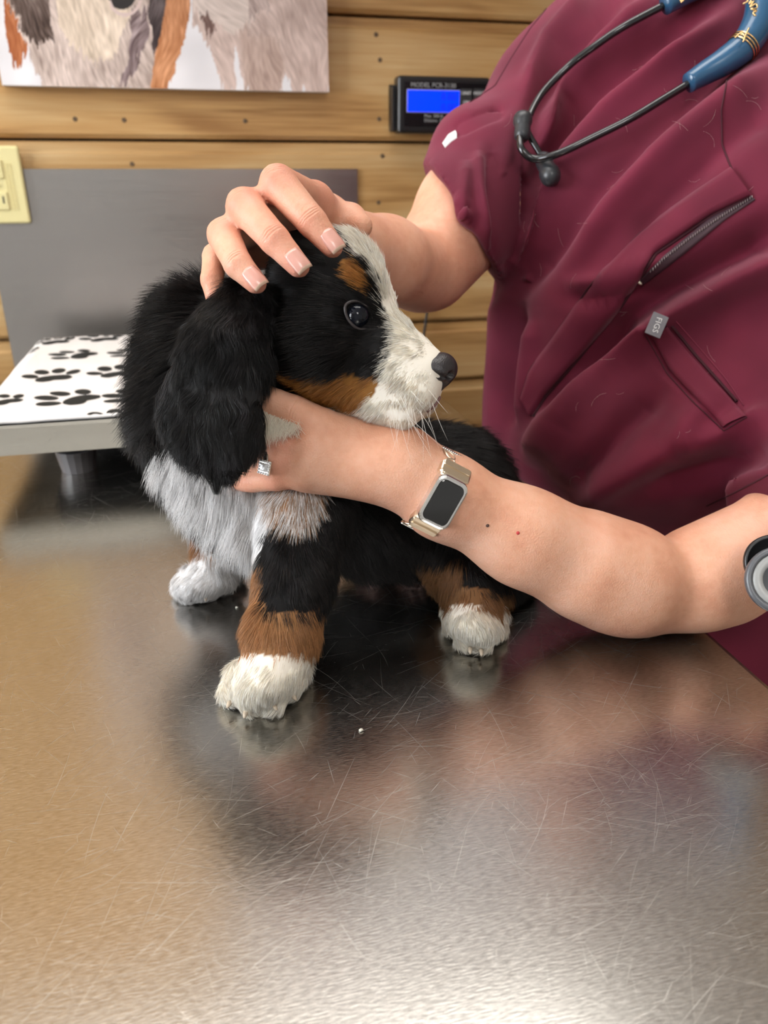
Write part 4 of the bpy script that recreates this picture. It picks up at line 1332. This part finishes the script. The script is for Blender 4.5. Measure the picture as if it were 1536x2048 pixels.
# face and hair
M_HAIR = mat('brown_hair', srgb(70, 46, 32), .5)
for s_ in (1, -1):
    V, Fc = uv_ball(fp(.0755, s_ * .031, .006), FAX, np.array([.012, .012, .0095]), 16, 10); mesh_obj('eye', V, Fc, mat('eye_white', (.8, .78, .75), .2), person)
    V, Fc = uv_ball(fp(.0845, s_ * .030, .002), FAX, np.array([.0038, .0052, .0052]), 14, 8); mesh_obj('iris', V, Fc, mat('iris_brown', (.05, .025, .01), .1), person)
    tube('upper_eyelid', catmull([fp(.083, s_ * .017, .004), fp(.0895, s_ * .030, .0105), fp(.080, s_ * .046, .005)], 5), [.0018] * 2 + [.004] * 7 + [.0018] * 2, M_SKIN, person, 10)
    tube('eyebrow', catmull([fp(.090, s_ * .016, .026), fp(.090, s_ * .034, .031), fp(.080, s_ * .050, .026)], 4), .0028, M_HAIR, person, 8)
tube('lips', catmull([fp(.088, .026, -.067), fp(.098, .010, -.066), fp(.098, -.010, -.066), fp(.088, -.026, -.067)], 4), .004, mat('lip_pink', srgb(190, 110, 105), .4), person, 8)
hr = Solid()
hr.el(fp(-.016, 0, .026), FAX, (.098, .084, .092), .02)
hr.el(fp(-.075, 0, -.01), FAX, (.045, .066, .075), .02)
hr.rc(fp(-.115, 0, .02), fp(-.15, 0, -.16), .026, .012, .02)
hr.pr[0]['cut'] = (fp(.058, 0, .05), unit(FD - .75 * FU))
V, Q = hr.mesh(.004, 14); V = smooth(V, Q, 1)
V = V + vert_normals(V, Q) * (vnoise(V * np.array([1, 1, .3]), 220, 3) * .0012)[:, None]
mesh_obj('hair', V, Q, M_HAIR, person)

# fingernails
M_NAIL = mat('fingernail', srgb(222, 166, 152), .25, spec=.5, coat=.25)
M_TIP = mat('nail_free_edge', srgb(214, 182, 160), .3)
def nail(f, w, l, off=(0, 0), face=None):
    a, b = P(*f[-2][:3]), P(*f[-1][:3]); d = unit(b - a); r = f[-1][3] * f[-1][2] / F_PX
    up = -C_F if face is None else face
    up = unit(up - d * (up @ d)); sd = np.cross(d, up)
    c = b + d * (r * -.06)
    V, Fc = [], []; nu, nv = 9, 9
    for i in range(nu):
        s = i / (nu - 1) * 2 - 1                    # along
        for j in range(nv):
            t = j / (nv - 1) * 2 - 1                # across
            half = w * (1 - .28 * max(0, -s - .35) ** 1.2 - .22 * max(0, s - .5))
            an = t * half / r
            h = r * math.cos(an) * (1.0 - .05 * (1 + s) * .3) + .0006 - .0012 * max(0, s) ** 2
            V.append(c + d * (s * l) + sd * (r * math.sin(an)) + up * (h - .0003))
    for i in range(nu - 1):
        for j in range(nv - 1): Fc.append((i * nv + j, i * nv + j + 1, (i + 1) * nv + j + 1, (i + 1) * nv + j))
    o = mesh_obj('fingernail', V, Fc, M_NAIL, skin)
    o.data.materials.append(M_TIP)
    for k, p in enumerate(o.data.polygons):
        if k // (nv - 1) >= nu - 2: p.material_index = 1
    m = o.modifiers.new('thick', 'SOLIDIFY'); m.thickness = .0006; m.offset = 0
for k, fc_ in (('index', -C_F - .15 * C_D + .25 * C_R), ('middle', -C_F - .1 * C_D + .2 * C_R), ('ring', -C_F - .1 * C_D + .2 * C_R)):
    nail(R_F[k], .0053, .0064, face=fc_)

# --- scrub top
top = Solid()
top.px(1350, 330, .80, 335, 1350, 830, .795, 355, .04, 0)
top.pe(1300, 560, .735, 260, 330, .135, 20, .06, 0)                       # chest and belly
top.px(1130, 190, .80, 140, 1430, -40, .84, 150, .05, 0)
top.px(1430, -40, .84, 150, 1690, 330, .62, 150, .05, 0)
top.px(1500, 420, .66, 190, 1560, 800, .64, 200, .06, 0)
top.px(1235, 885, .655, 130, 1520, 855, .61, 138, .05, 0)                 # hanging over the arm
hem_n = unit(-.84 * C_R + .54 * C_D + .22 * C_F)
top.px(1110, 255, .79, 150, 900, 468, .70, 130, .02, 1, cut=(P(922, 440, .715), hem_n))
top.pe(938, 305, .735, 56, 66, .05, -30, .03, 1)
hem2 = unit(P(1450, 1120, .515) - P(1640, 1020, .525))
top.px(1800, 800, .56, 165, 1540, 1085, .515, 138, .03, 2, cut=(P(1552, 1066, .515), hem2))
top.box_out((-1.2, -.5, .4), (TX + .004, 1.3, TABLE_Z + .004), .012)
top.box_out((-1.2, -.5, .4), (3, 3, .62), .012)
TV, TQ = top.mesh(.0042, 16)
TV = smooth(TV, TQ, 2)
def subdivide(V, Q):
    e = np.concatenate([Q[:, [0, 1]], Q[:, [1, 2]], Q[:, [2, 3]], Q[:, [3, 0]]]); e.sort(1)
    ue, inv = np.unique(e, axis=0, return_inverse=True); inv = inv.ravel()
    n, nq = len(V), len(Q)
    V2 = np.concatenate([V, V[ue].mean(1), V[Q].mean(1)])
    E = [n + inv[k * nq:(k + 1) * nq] for k in range(4)]; C = n + len(ue) + np.arange(nq)
    Q2 = np.concatenate([np.stack([Q[:, 0], E[0], C, E[3]], 1), np.stack([E[0], Q[:, 1], E[1], C], 1), np.stack([C, E[1], Q[:, 2], E[2]], 1), np.stack([E[3], C, E[2], Q[:, 3]], 1)])
    return V2, Q2
TV, TQ = subdivide(TV, TQ); TV = smooth(TV, TQ, 2)
TN = vert_normals(TV, TQ)
# folds of the cloth: ridges (+) and valleys (-)
FOLDS = [
    ([(1480, 20), (1330, 130), (1215, 235), (1125, 345), (1065, 470), (1030, 560)], .0075, 20),
    ([(1420, 10), (1290, 90), (1190, 180), (1110, 290), (1065, 390)], -.0075, 24),
    ([(1330, -10), (1210, 90), (1120, 190), (1090, 300)], .006, 18),
    ([(1250, -10), (1150, 90), (1075, 210), (1045, 330)], -.006, 20),
    ([(1180, -10), (1100, 80), (1045, 190)], .0045, 16),
    ([(1536, 60), (1400, 160), (1270, 275), (1170, 390), (1085, 510), (1030, 600)], -.008, 26),
    ([(1560, 130), (1440, 215), (1310, 320), (1220, 420), (1130, 545)], .006, 24),
    ([(1560, 200), (1470, 270), (1340, 390), (1240, 510)], -.004, 28),
    ([(1010, 520), (1040, 420), (1035, 340)], -.012, 20),
    ([(985, 500), (960, 380), (958, 300)], .004, 14), ([(1000, 520), (985, 400), (985, 300)], -.005, 14),
    ([(935, 480), (925, 400), (935, 320)], .003, 14), ([(905, 260), (960, 235), (1010, 215)], -.005, 12),
    ([(1010, 560), (1000, 680), (992, 800), (995, 900)], .006, 16), ([(1035, 600), (1022, 720), (1018, 860)], -.006, 16),
    ([(1060, 640), (1050, 740), (1040, 850)], .004, 16),
    ([(1600, 510), (1460, 570), (1330, 640), (1240, 700)], .009, 34),
    ([(1600, 430), (1480, 500), (1350, 570), (1220, 660), (1130, 760)], -.011, 34),
    ([(1300, 660), (1190, 750), (1110, 840), (1060, 930)], .008, 30),
    ([(1270, 640), (1150, 740), (1075, 830)], -.008, 24),
    ([(1330, 760), (1250, 850), (1190, 930), (1120, 1000)], -.007, 34),
    ([(1420, 800), (1330, 900), (1240, 950), (1130, 1010)], .006, 30),
    ([(1560, 880), (1420, 940), (1290, 985)], -.005, 26),
    ([(1560, 820), (1440, 870), (1350, 900)], .005, 26),
    ([(1340, 520), (1230, 560), (1130, 570)], .003, 18), ([(1320, 560), (1220, 590), (1140, 600)], -.003, 16),
]
tx, ty, tz = proj(TV)
tw = toward_cam(TV, TN)
disp = np.zeros(len(TV))
seen = (tw > -.15) & (tz > .3) & (tz < .95)
for pl_, amp, wd in FOLDS:
    d, t = seg_dist(tx, ty, pl_)
    disp += np.where(seen, 2.3 * amp * np.exp(-(d / wd) ** 2) * np.clip(np.minimum(t, 1 - t) * 5 + .15, 0, 1), 0)
slv = (tx < 1050) & (ty > 215) & (ty < 560) & (tz > .6)
disp = np.where(slv, np.clip(disp, -.003, .008), disp)
disp += vnoise(TV, 18, 3) * .0022 + vnoise(TV, 45, 6) * .0009
TV = TV + TN * disp[:, None]
TV[:, 2] = np.where((TV[:, 0] < TX + .003) & (TV[:, 2] < TABLE_Z + .003), TABLE_Z + .003, TV[:, 2])
scrub = mesh_obj('scrub_top', TV, TQ, M_SCRUB, person)
TBVH = BVHTree.FromPolygons(TV.tolist(), TQ.tolist())
def cloth_hit(x, y, lift=.0):
    d = unit(P(x, y, 1.0) - CAM)
    h = TBVH.ray_cast(Vector(CAM), Vector(d))
    if h[0] is None: return None, None
    return np.array(h[0]) + np.array(h[1]) * lift, np.array(h[1])
def strip(name, left, right, mat_, parent, lift=.0016, n=28, across=4, edge=.0012):
    """cloth strip between two pixel polylines, laid on the garment with turned edges"""
    def samp(pl_, t):
        pl_ = np.array(pl_, float); s = np.r_[0, np.cumsum(np.hypot(*np.diff(pl_, axis=0).T))]; s /= s[-1]
        return np.array([np.interp(t, s, pl_[:, 0]), np.interp(t, s, pl_[:, 1])])
    V, Fc = [], []
    rows = []
    for i in range(n):
        t = i / (n - 1); a, b = samp(left, t), samp(right, t); row = []
        for j in range(-1, across + 2):
            u = min(max(j / across, 0), 1); q = a + (b - a) * u
            lf = -.002 if j in (-1, across + 1) else (edge if j in (0, across) else lift)
            p_, _n = cloth_hit(q[0], q[1], lf)
            if p_ is None: p_ = rows[-1][len(row)] if rows else P(q[0], q[1], .6)
            row.append(p_)
        rows.append(row)
    w = across + 3
    for r_ in rows: V += r_
    for i in range(n - 1):
        for j in range(w - 1): Fc.append((i * w + j, i * w + j + 1, (i + 1) * w + j + 1, (i + 1) * w + j))
    return mesh_obj(name, V, Fc, mat_, parent)
def line(name, pl_, r, mat_, parent, lift=.0004, n=40):
    pl_ = np.array(pl_, float); s = np.r_[0, np.cumsum(np.hypot(*np.diff(pl_, axis=0).T))]; s /= s[-1]
    pts = []
    for t in np.linspace(0, 1, n):
        p_, _n = cloth_hit(np.interp(t, s, pl_[:, 0]), np.interp(t, s, pl_[:, 1]), lift)
        if p_ is not None: pts.append(p_)
    return tube(name, pts, r, mat_, parent, 6)
M_SEAM = mat('seam_thread', tuple(c * .45 for c in SCRUB), .9)
M_STITCH = mat('stitch_thread', tuple(c * 1.5 for c in SCRUB), .8)
# long zip pocket welt
strip('pocket_welt', [(1462, 340), (1380, 398), (1280, 470), (1180, 575), (1100, 690), (1062, 740), (1044, 795)],
      [(1500, 392), (1420, 430), (1310, 505), (1240, 610), (1150, 720), (1090, 790), (1066, 830)], M_SCRUB, scrub, .0045, 60, 5, .0042)
line('welt_shadow', [(1500, 394), (1420, 434), (1312, 508), (1242, 613), (1152, 723), (1092, 793), (1068, 832)], .0014, M_SCRUB_DARK, scrub, .0002, 80)  # dark line: the shadow under the welt edge, put in as colour
M_ZIP = mat('zip_tape', (.05, .02, .03), .6)
strip('zip_tape', [(1502, 392), (1420, 436), (1330, 510), (1278, 560)], [(1510, 400), (1450, 440), (1370, 506), (1282, 572)], M_ZIP, scrub, .0010, 24)
bm_t = []
for i in range(46):
    t = i / 45; x = 1504 + (1300 - 1504) * t; y = 396 + (540 - 396) * t - 6 * math.sin(t * 3.1)
    p_, n_ = cloth_hit(x, y, .0018)
    if p_ is not None: bm_t.append(tube_geo([p_ - C_D * .0011, p_ + C_D * .0011], .0004, 6))
V, Fc = merge_geo(bm_t); zt = mesh_obj('zip_teeth', V, Fc, mat('zip_metal', (.25, .2, .2), .4, metal=.6), scrub); zt['kind'] = 'stuff'
p_, n_ = cloth_hit(1276, 558, .0025)
V, Fc = uv_ball(p_, np.array([unit(C_R - C_D), unit(C_R + C_D), -C_F]), np.array([.0016, .0042, .0012]), 12, 8); mesh_obj('zip_pull', V, Fc, mat('pull_metal', (.6, .55, .45), .3, metal=1), scrub)
# lower slanting pocket
strip('pocket_flap', [(1300, 668), (1340, 740), (1395, 800), (1450, 856)], [(1332, 650), (1380, 712), (1440, 778), (1492, 832)], M_SCRUB, scrub, .0032, 36, 5, .003)
line('pocket_slit', [(1344, 652), (1392, 712), (1440, 766), (1474, 804)], .0011, M_SCRUB_DARK, scrub, .0008)
line('seam', [(1292, 672), (1335, 748), (1392, 810), (1448, 862), (1494, 834)], .0005, M_SEAM, scrub)
line('stitching', [(1352, 642), (1402, 700), (1452, 758), (1488, 812)], .0004, M_STITCH, scrub)
line('seam', [(1462, 338), (1380, 396), (1278, 468), (1178, 573), (1098, 688), (1060, 738), (1042, 795), (1064, 832)], .0007, M_SEAM, scrub, .0006, 70)
line('seam', [(1454, 160), (1442, 220), (1444, 290), (1462, 335), (1484, 392)], .0007, M_SEAM, scrub, .0002)
line('seam', [(1413, 1012), (1470, 985), (1536, 950), (1570, 932)], .0006, M_SEAM, scrub, .0002)
line('seam', [(1106, 2), (1060, 58), (1020, 120), (990, 172), (940, 205)], .0006, M_SEAM, scrub, .0002)
# woven pocket tag
tg_c, tg_n = cloth_hit(1312, 648, .003)
zdir = unit(-C_F * .9 + tg_n * .3)
ux_ = unit(unit(P(1334, 672, .6) - P(1296, 640, .6)) * 1.0); 
ux_ = unit(P(1332, 648, .6) - P(1292, 632, .6)); uy_ = unit(np.cross(zdir, ux_)); zdir = unit(np.cross(ux_, uy_))
MT = Matrix((ux_, uy_, zdir)).transposed().to_4x4(); MT.translation = Vector(tg_c)
M_TAG = mat('tag_grey', srgb(120, 118, 124), .5)
tago = box('brand_tag', -.0062, .0062, -.0085, .0085, -.0006, .0006, M_TAG, scrub, bev=.0004, M=MT)
text('lettering', 'FIGS', None, .0062, M_WHITE, scrub, align='CENTER', M=MT @ Matrix.Translation((0, 0, .0008)) @ Matrix.Rotation(-math.pi / 2 + .1, 4, 'Z'))
# white sleeve label at the far cuff
p1, n1 = cloth_hit(897, 280, .001)
if p1 is not None:
    strip('sleeve_label', [(912, 262), (898, 270), (886, 288)], [(914, 276), (902, 284), (890, 296)], M_WHITE, scrub, .0012, 8)
# stray puppy hairs on the cloth
hs_ = []
for i in range(46):
    x0, y0 = rng.uniform(1000, 1530), rng.uniform(40, 980)
    a0 = rng.uniform(0, 6.28); ln_ = rng.uniform(12, 46); be = rng.normal(0, 1.2); pl_ = []
    for j in range(6):
        p_, _n = cloth_hit(x0, y0, .0008)
        if p_ is None: break
        pl_.append(p_); x0 += math.cos(a0) * ln_ / 5; y0 += math.sin(a0) * ln_ / 5; a0 += be / 5
    if len(pl_) == 6: hs_.append(pl_)
hs_ = np.array(hs_)
ho = curves_obj('stray_hairs', hs_, np.full(hs_.shape[:2], .00005), np.tile(np.array([.55, .45, .40]), (len(hs_), 1)), M_FUR, scrub); ho['kind'] = 'stuff'

# --- scrub trousers down to the floor and shoes
pants = Solid()
pants.rc((.50, .74, .78), (.50, .56, .78), .135, .135, .05)
pants.rc((.50, .74, .74), (.50, .76, .10), .105, .072, .05)
pants.rc((.50, .54, .74), (.50, .50, .10), .105, .072, .05)
pants.box_out((-1.2, -.5, .0), (TX + .004, 1.3, 1.3), .01)
V, Q = pants.mesh(.009, 12); mesh_obj('scrub_trousers', smooth(V, Q, 2), Q, M_SCRUB, person)
for yy in (.76, .50):
    sh = Solid(); sh.rc((.50, yy, .05), (.38, yy, .038), .048, .038, .03); sh.box_out((-1, -1, -1), (2, 2, .0005), .004)
    V, Q = sh.mesh(.006, 10); mesh_obj('shoe', V, Q, M_BLACKP, person)

# ================================================================== things she wears
# --- fitness tracker on the left wrist
M_SILVER = mat('tracker_silver', (.78, .77, .76), .22, metal=1.0)
M_GOLD = mat('champagne_gold', srgb(226, 208, 184), .30, metal=1.0)
M_GLASS = mat('black_glass', (.004, .004, .004), .05, spec=.6, coat=.6)
wa = unit(P(1050, 1075, .488) - P(888, 992, .474))
wc = P(868, 980, .4725)
wn_ = unit((CAM - wc) - wa * ((CAM - wc) @ wa)); 
wt_ = np.cross(wa, wn_)
if wt_ @ C_D > 0: wt_ = -wt_
wn_ = unit(wn_ - .14 * wt_); wt_ = unit(wt_ - wn_ * (wt_ @ wn_))
RW = 80 * .4735 / F_PX
def wp(th, s, h=0): return wc + (RW + h) * (math.cos(th) * wn_ + math.sin(th) * wt_) + s * wa
watch = empty('fitness_tracker', wp(0, 0))
tag(watch, 'slim silver fitness tracker with a blank black screen and gold link band on the wrist', 'watch')
def wmat(th, s, h):
    n_ = math.cos(th) * wn_ + math.sin(th) * wt_; t_ = -math.sin(th) * wn_ + math.cos(th) * wt_
    m = Matrix((wa, t_, n_)).transposed()
    if m.determinant() < 0: m = Matrix((-wa, t_, n_)).transposed()
    M = m.to_4x4(); M.translation = Vector(wp(th, s, h)); return M
def rounded_box(name, w, l, h, r, M, mat_, parent, seg=5, top=.0015):
    bm = bmesh.new()
    lo, hi = [], []
    pts = []
    for (sx, sy, a0) in ((1, 1, 0), (-1, 1, 90), (-1, -1, 180), (1, -1, 270)):
        for k in range(seg + 1):
            a = math.radians(a0 + 90 * k / seg)
            pts.append((sx * (w / 2 - r) + r * math.cos(a), sy * (l / 2 - r) + r * math.sin(a)))
    rings = []
    for (zz, sc) in ((0, 1), (h - top, 1), (h - top * .3, 1 - top * .35 / w), (h, 1 - top * 1.4 / w)):
        rings.append([bm.verts.new((x * sc, y * sc, zz)) for x, y in pts])
    n = len(pts)
    for a, b in zip(rings, rings[1:]):
        for j in range(n): bm.faces.new((a[j], a[(j + 1) % n], b[(j + 1) % n], b[j]))
    bm.faces.new(rings[-1]); bm.faces.new(rings[0][::-1])
    bmesh.ops.transform(bm, matrix=M, verts=bm.verts[:])
    return bm_obj(name, bm, mat_, parent, smooth=False)
rounded_box('case', .0202, .0310, .0072, .0052, wmat(0, 0, -.0016), M_SILVER, watch)
rounded_box('screen', .0162, .0262, .0012, .0040, wmat(0, 0, .0050), M_GLASS, watch, top=.0006)
for sg in (1, -1):
    ad = rounded_box('band_adapter', .0196, .0092, .0056, .0020, wmat(sg * .72, 0, -.0014), M_GOLD, watch, 3)
    rounded_box('adapter_step', .0180, .0040, .0016, .0012, wmat(sg * .80, 0, .0036), M_GOLD, ad, 3, .0006)
def wire_loop(th0, s0, lth, ls, tilt, n=22):
    pts = []
    for k in range(n):
        a = 2 * math.pi * k / n; u, v = math.cos(a) * lth, math.sin(a) * ls
        pts.append(wp(th0 + (u * math.cos(tilt) - v * math.sin(tilt)) / RW, s0 + u * math.sin(tilt) + v * math.cos(tilt), .0016))
    return tube_geo(pts, .0007, 8, closed=True)
def link(th):
    g = [wire_loop(th - sg1 * .15, sg2 * .0050, .0044, .0024, sg1 * sg2 * -.75 + (0 if sg1 > 0 else 0)) for sg1 in (1, -1) for sg2 in (1, -1)]
    V, Fc = merge_geo(g); mesh_obj('band_link', V, Fc, M_GOLD, watch)
def rope_bar(th):
    g = []
    for k in range(15):
        s = (k / 14 - .5) * .0185
        for q in (0, 1):
            pass
        a = wp(th - .035, s - .0004, .0018); b = wp(th + .035, s + .0008, .0022)
        g.append(tube_geo([a, .5 * (a + b) + unit(b - wc) * .0005, b], .00062, 6))
    V, Fc = merge_geo(g); mesh_obj('rope_bar', V, Fc, M_SILVER, watch)
for sg in (1, -1):
    for th in (1.06, 1.70, 2.34, 2.90): link(sg * th)
    for th in (1.36, 2.02, 2.64): rope_bar(sg * th)
rope_bar(math.pi)

# --- ring
M_RINGS = mat('white_gold', (.80, .78, .74), .18, metal=1.0)
M_STONE = mat('diamond', (.9, .9, .92), .04, spec=1.0, coat=1.0)
M_ONYX = mat('black_stone', (.01, .01, .012), .1)
fa, fb = P(558, 926, .463), P(500, 932, .475)
ra = unit(fb - fa); rcn = fa + ra * .0030
rr_ = 28.0 * .465 / F_PX + .0006
rnm = unit(-C_F - ra * (-C_F @ ra)); rtt = np.cross(ra, rnm)
ring = empty('ring', rcn - rnm * rr_)
tag(ring, 'diamond halo engagement ring with black stones on the hand under the jaw', 'ring')
for off, ph in ((.0014, 0), (-.0014, math.pi)):
    pts = [rcn + rr_ * (math.cos(t) * rnm + math.sin(t) * rtt) + ra * off * math.cos(t + 0) ** 2 * 1.2 for t in np.linspace(0, 2 * math.pi, 36, endpoint=False)]
    tube('band', pts, .0006, M_RINGS, ring, 8, closed=True)
gem_c = rcn + rr_ * (math.cos(-.25) * rnm) + rtt * (.0026 if rtt @ C_D > 0 else -.0026) + rnm * .0012
gx, gy = unit(ra + rtt * .3), None
gy = np.cross(rnm, gx)
MG = Matrix((gx, gy, rnm)).transposed().to_4x4(); MG.translation = Vector(gem_c)
hal = box('halo', -.0044, .0044, -.0044, .0044, -.0014, .0004, M_RINGS, ring, bev=.0005, M=MG)
for i in range(5):
    for j in range(5):
        if 0 < i < 4 and 0 < j < 4: continue
        V, Fc = uv_ball(np.array(MG @ Vector(((i - 2) * .0018, (j - 2) * .0018, .0006))), np.eye(3), np.array([.0008] * 3), 8, 6); mesh_obj('small_stone', V, Fc, M_STONE, hal)
bm = bmesh.new(); bmesh.ops.create_cone(bm, cap_ends=True, segments=4, radius1=.0036, radius2=.0022, depth=.0016, matrix=MG @ Matrix.Translation((0, 0, .0012)) @ Matrix.Rotation(math.pi / 4, 4, 'Z')); bm_obj('centre_stone', bm, M_STONE, ring)
for k in range(4):
    c = rcn + (rr_ + .0003) * (math.cos(.20 + .16 * k) * rnm - math.sin(.20 + .16 * k) * rtt * (1 if rtt @ C_D > 0 else -1))
    V, Fc = uv_ball(c, np.eye(3), np.array([.0011] * 3), 10, 8); mesh_obj('black_stone', V, Fc, M_ONYX, ring)

# --- stethoscope
M_TUBEB = mat('black_chrome', (.035, .035, .037), .16, metal=.7, coat=.5)
M_BLUE = mat('blue_tubing', srgb(38, 84, 118), .28, coat=.3)
M_RUB = mat('soft_rubber', (.03, .032, .036), .35)
M_WIRE = mat('gold_wire', srgb(232, 196, 140), .25, metal=1.0)
st = empty('stethoscope', cloth_hit(1200, 250, .01)[0])
tag(st, 'stethoscope with blue tubing and black ear tubes hanging on the scrub top', 'stethoscope')
def cpts(pl_, lift):
    out = []
    for i, (x, y) in enumerate(pl_):
        l = lift[i] if hasattr(lift, '__len__') else lift
        p_, _n = cloth_hit(x, y)
        if p_ is None: p_ = P(x, y, .70)
        d = unit(CAM - p_); out.append(p_ + d * l)
    return out
def zpts(pl_): return [P(*q) for q in pl_]
def cz(x, y): 
    p_, _ = cloth_hit(x, y)
    return proj(p_)[2] if p_ is not None else .70
def czm(x, y, r=28): return min(cz(x + dx, y + dy) for dx in (-r, 0, r) for dy in (-r, 0, r))
zA, zB, zC = czm(1345, 5) - .012, czm(1380, 165) - .012, czm(1050, 262, 20) - .016
R_T = .0031
up = catmull([P(x, y, czm(x, y) - .009) for x, y in [(1352, -2), (1250, 52), (1190, 92), (1140, 130), (1085, 186)]] + zpts([(1058, 235, zC), (1055, 262, zC + .002), (1072, 294, zC + .001), (1090, 324, zC)]), 8)
tube('ear_tube', up, [R_T] * (len(up) - 18) + list(np.linspace(R_T, R_T * .75, 18)), M_TUBEB, st, 14)
lowp = catmull([P(x, y, czm(x, y) - .010) for x, y in [(1392, 158), (1330, 196), (1260, 238), (1190, 273), (1120, 306)]] + zpts([(1070, 318, zC - .012), (1044, 300, zC - .012), (1040, 274, zC - .009), (1044, 250, zC - .008)]), 8)
tube('ear_tube', lowp, R_T, M_TUBEB, st, 14)
def eartip(a, b, r, name='ear_tip'):
    a, b = np.asarray(a), np.asarray(b); pr = [(0, .55), (.08, .78), (.2, .86), (.42, .82), (.5, .86), (.62, 1.0), (.78, 1.0), (.9, .82), (.97, .5), (1.0, .12)]
    tube(name, [a + (b - a) * t for t, _ in pr], [r * k for _, k in pr], M_RUB, st, 18)
eartip(P(1044, 280, zC - .007), P(1046, 224, zC - .004), 19 * zC / F_PX)
zE2 = czm(1098, 345, 22) - .008
eartip(P(1083, 312, zC + .001), P(1107, 366, zE2), 20 * zC / F_PX)
bl = catmull(zpts([(1377, 166, zB), (1410, 146, zB), (1450, 122, zB - .002), (1490, 90, zB - .004), (1518, 40, zB - .006), (1528, -20, zB - .006), (1540, -120, zB)]), 8)
tube('rubber_tubing', bl, np.interp(np.linspace(0, 1, len(bl)), [0, .08, .35, .5, 1], [19, 21, 27, 30, 33]) * zB / F_PX, M_BLUE, st, 20)
bu = catmull(zpts([(1330, 11, zA), (1365, -12, zA), (1430, -50, zA), (1500, -110, zA), (1545, -150, zB)]), 6)
tube('rubber_tubing', bu, np.interp(np.linspace(0, 1, len(bu)), [0, .1, .5, 1], [18, 20, 26, 30]) * zA / F_PX, M_BLUE, st, 20)
# chest piece hanging by the near arm
CZ = .445
hang = catmull(zpts([(1545, -150, zB), (1650, 20, .60), (1720, 350, .48), (1700, 750, .43), (1640, 1000, .435), (1580, 1100, CZ + .004)]), 8)
tube('rubber_tubing', hang, 22 * .5 / F_PX, M_BLUE, st, 16)
cn = unit(-C_F - .30 * C_R - .12 * C_D); cxx = unit(np.cross(C_D, cn)); cyy = np.cross(cn, cxx)
def lathe(name, c, prof, mat_, n=36, parent=None):
    V, Fc = [], []
    for (r_, h_) in prof:
        for j in range(n):
            a = 2 * math.pi * j / n; V.append(c + r_ * (math.cos(a) * cxx + math.sin(a) * cyy) + h_ * cn)
    for i in range(len(prof) - 1):
        for j in range(n): Fc.append((i * n + j, i * n + (j + 1) % n, (i + 1) * n + (j + 1) % n, (i + 1) * n + j))
    Fc.append(tuple((len(prof) - 1) * n + j for j in range(n)))
    return mesh_obj(name, V, Fc, mat_, parent or st)
c1 = P(1563, 1160, CZ); rC = 68 * CZ / F_PX
M_DRUM = mat('grey_rim', srgb(84, 86, 90), .35); M_DIA = mat('grey_diaphragm', srgb(150, 150, 148), .35)
lathe('chest_piece', c1, [(rC * .5, -.008), (rC * .96, -.005), (rC, -.002), (rC, .001), (rC * .96, .0028), (rC * .84, .003), (rC * .80, .0022), (rC * .80, .0015)], M_DRUM)
lathe('diaphragm', c1, [(rC * .80, .0014), (rC * .78, .002), (rC * .55, .0021), (rC * .53, .0016), (rC * .5, .0014)], M_DIA)
c2 = P(1545, 1124, CZ + .014); rB = 56 * CZ / F_PX
lathe('bell', c2, [(rB * .4, -.006), (rB * .9, -.004), (rB, -.001), (rB, .002), (rB * .93, .004), (rB * .84, .003), (rB * .6, -.001)], M_BLACKP)
tube('stem', [P(1558, 1148, CZ + .006), P(1600, 1090, CZ + .006)], .004, M_TUBEB, st, 14)
# gold wire decoration wound on the tubing
for k in range(3):
    t0 = unit(bl[26] - bl[22]); c = bl[22 + k]; r_ = 31 * zB / F_PX
    e1 = unit(np.cross(t0, C_F)); e2 = np.cross(t0, e1)
    tube('gold_wire', [c + r_ * (math.cos(a) * e1 + math.sin(a) * e2) + t0 * .0006 * math.sin(a) for a in np.linspace(0, 2 * math.pi, 30, endpoint=False)], .00065, M_WIRE, st, 7, closed=True)
tube('gold_wire', catmull(zpts([(1470, 76, zB - .018), (1482, 66, zB - .019), (1490, 74, zB - .02), (1486, 84, zB - .02), (1494, 64, zB - .02), (1498, 56, zB - .02)]), 5), .0007, M_WIRE, st, 7)
sq = [(1484, 4 + 0, zB - .018)]
sq = [(1486, 8), (1496, 2), (1490, -6), (1503, -2), (1498, 8), (1508, 2), (1500, 14), (1512, 8), (1514, 16), (1502, 18), (1514, 22), (1506, 26), (1512, 32), (1508, 30)]
tube('gold_wire', catmull(zpts([(x, y, zB - .016) for x, y in sq]), 5), .0007, M_WIRE, st, 7)
tube('gold_wire', catmull(zpts([(1360, 2, zA - .01), (1366, -4, zA - .01), (1362, 5, zA - .01), (1370, -2, zA - .01)]), 5), .0006, M_WIRE, st, 7)

# crumbs on the steel
for (x, y, s) in [(722, 1462, .0014), (474, 1216, .0011)]:
    d = P(x, y, 1.0) - CAM; q = CAM + d * (TABLE_Z - CAM[2]) / d[2]
    bm = bmesh.new(); bmesh.ops.create_icosphere(bm, subdivisions=2, radius=s)
    for v in bm.verts: v.co = v.co * random.uniform(.7, 1.25); v.co.z *= .6
    bmesh.ops.translate(bm, verts=bm.verts[:], vec=Vector(q) + Vector((0, 0, s * .5)))
    o = bm_obj('crumb', bm, mat('crumb_white', (.6, .58, .5), .6), None, smooth=True)
    tag(o, 'tiny pale crumb on the table ' + ('in front of the near front paw' if y > 1300 else 'beside the far front paw'), 'crumb', 'crumbs on the table')
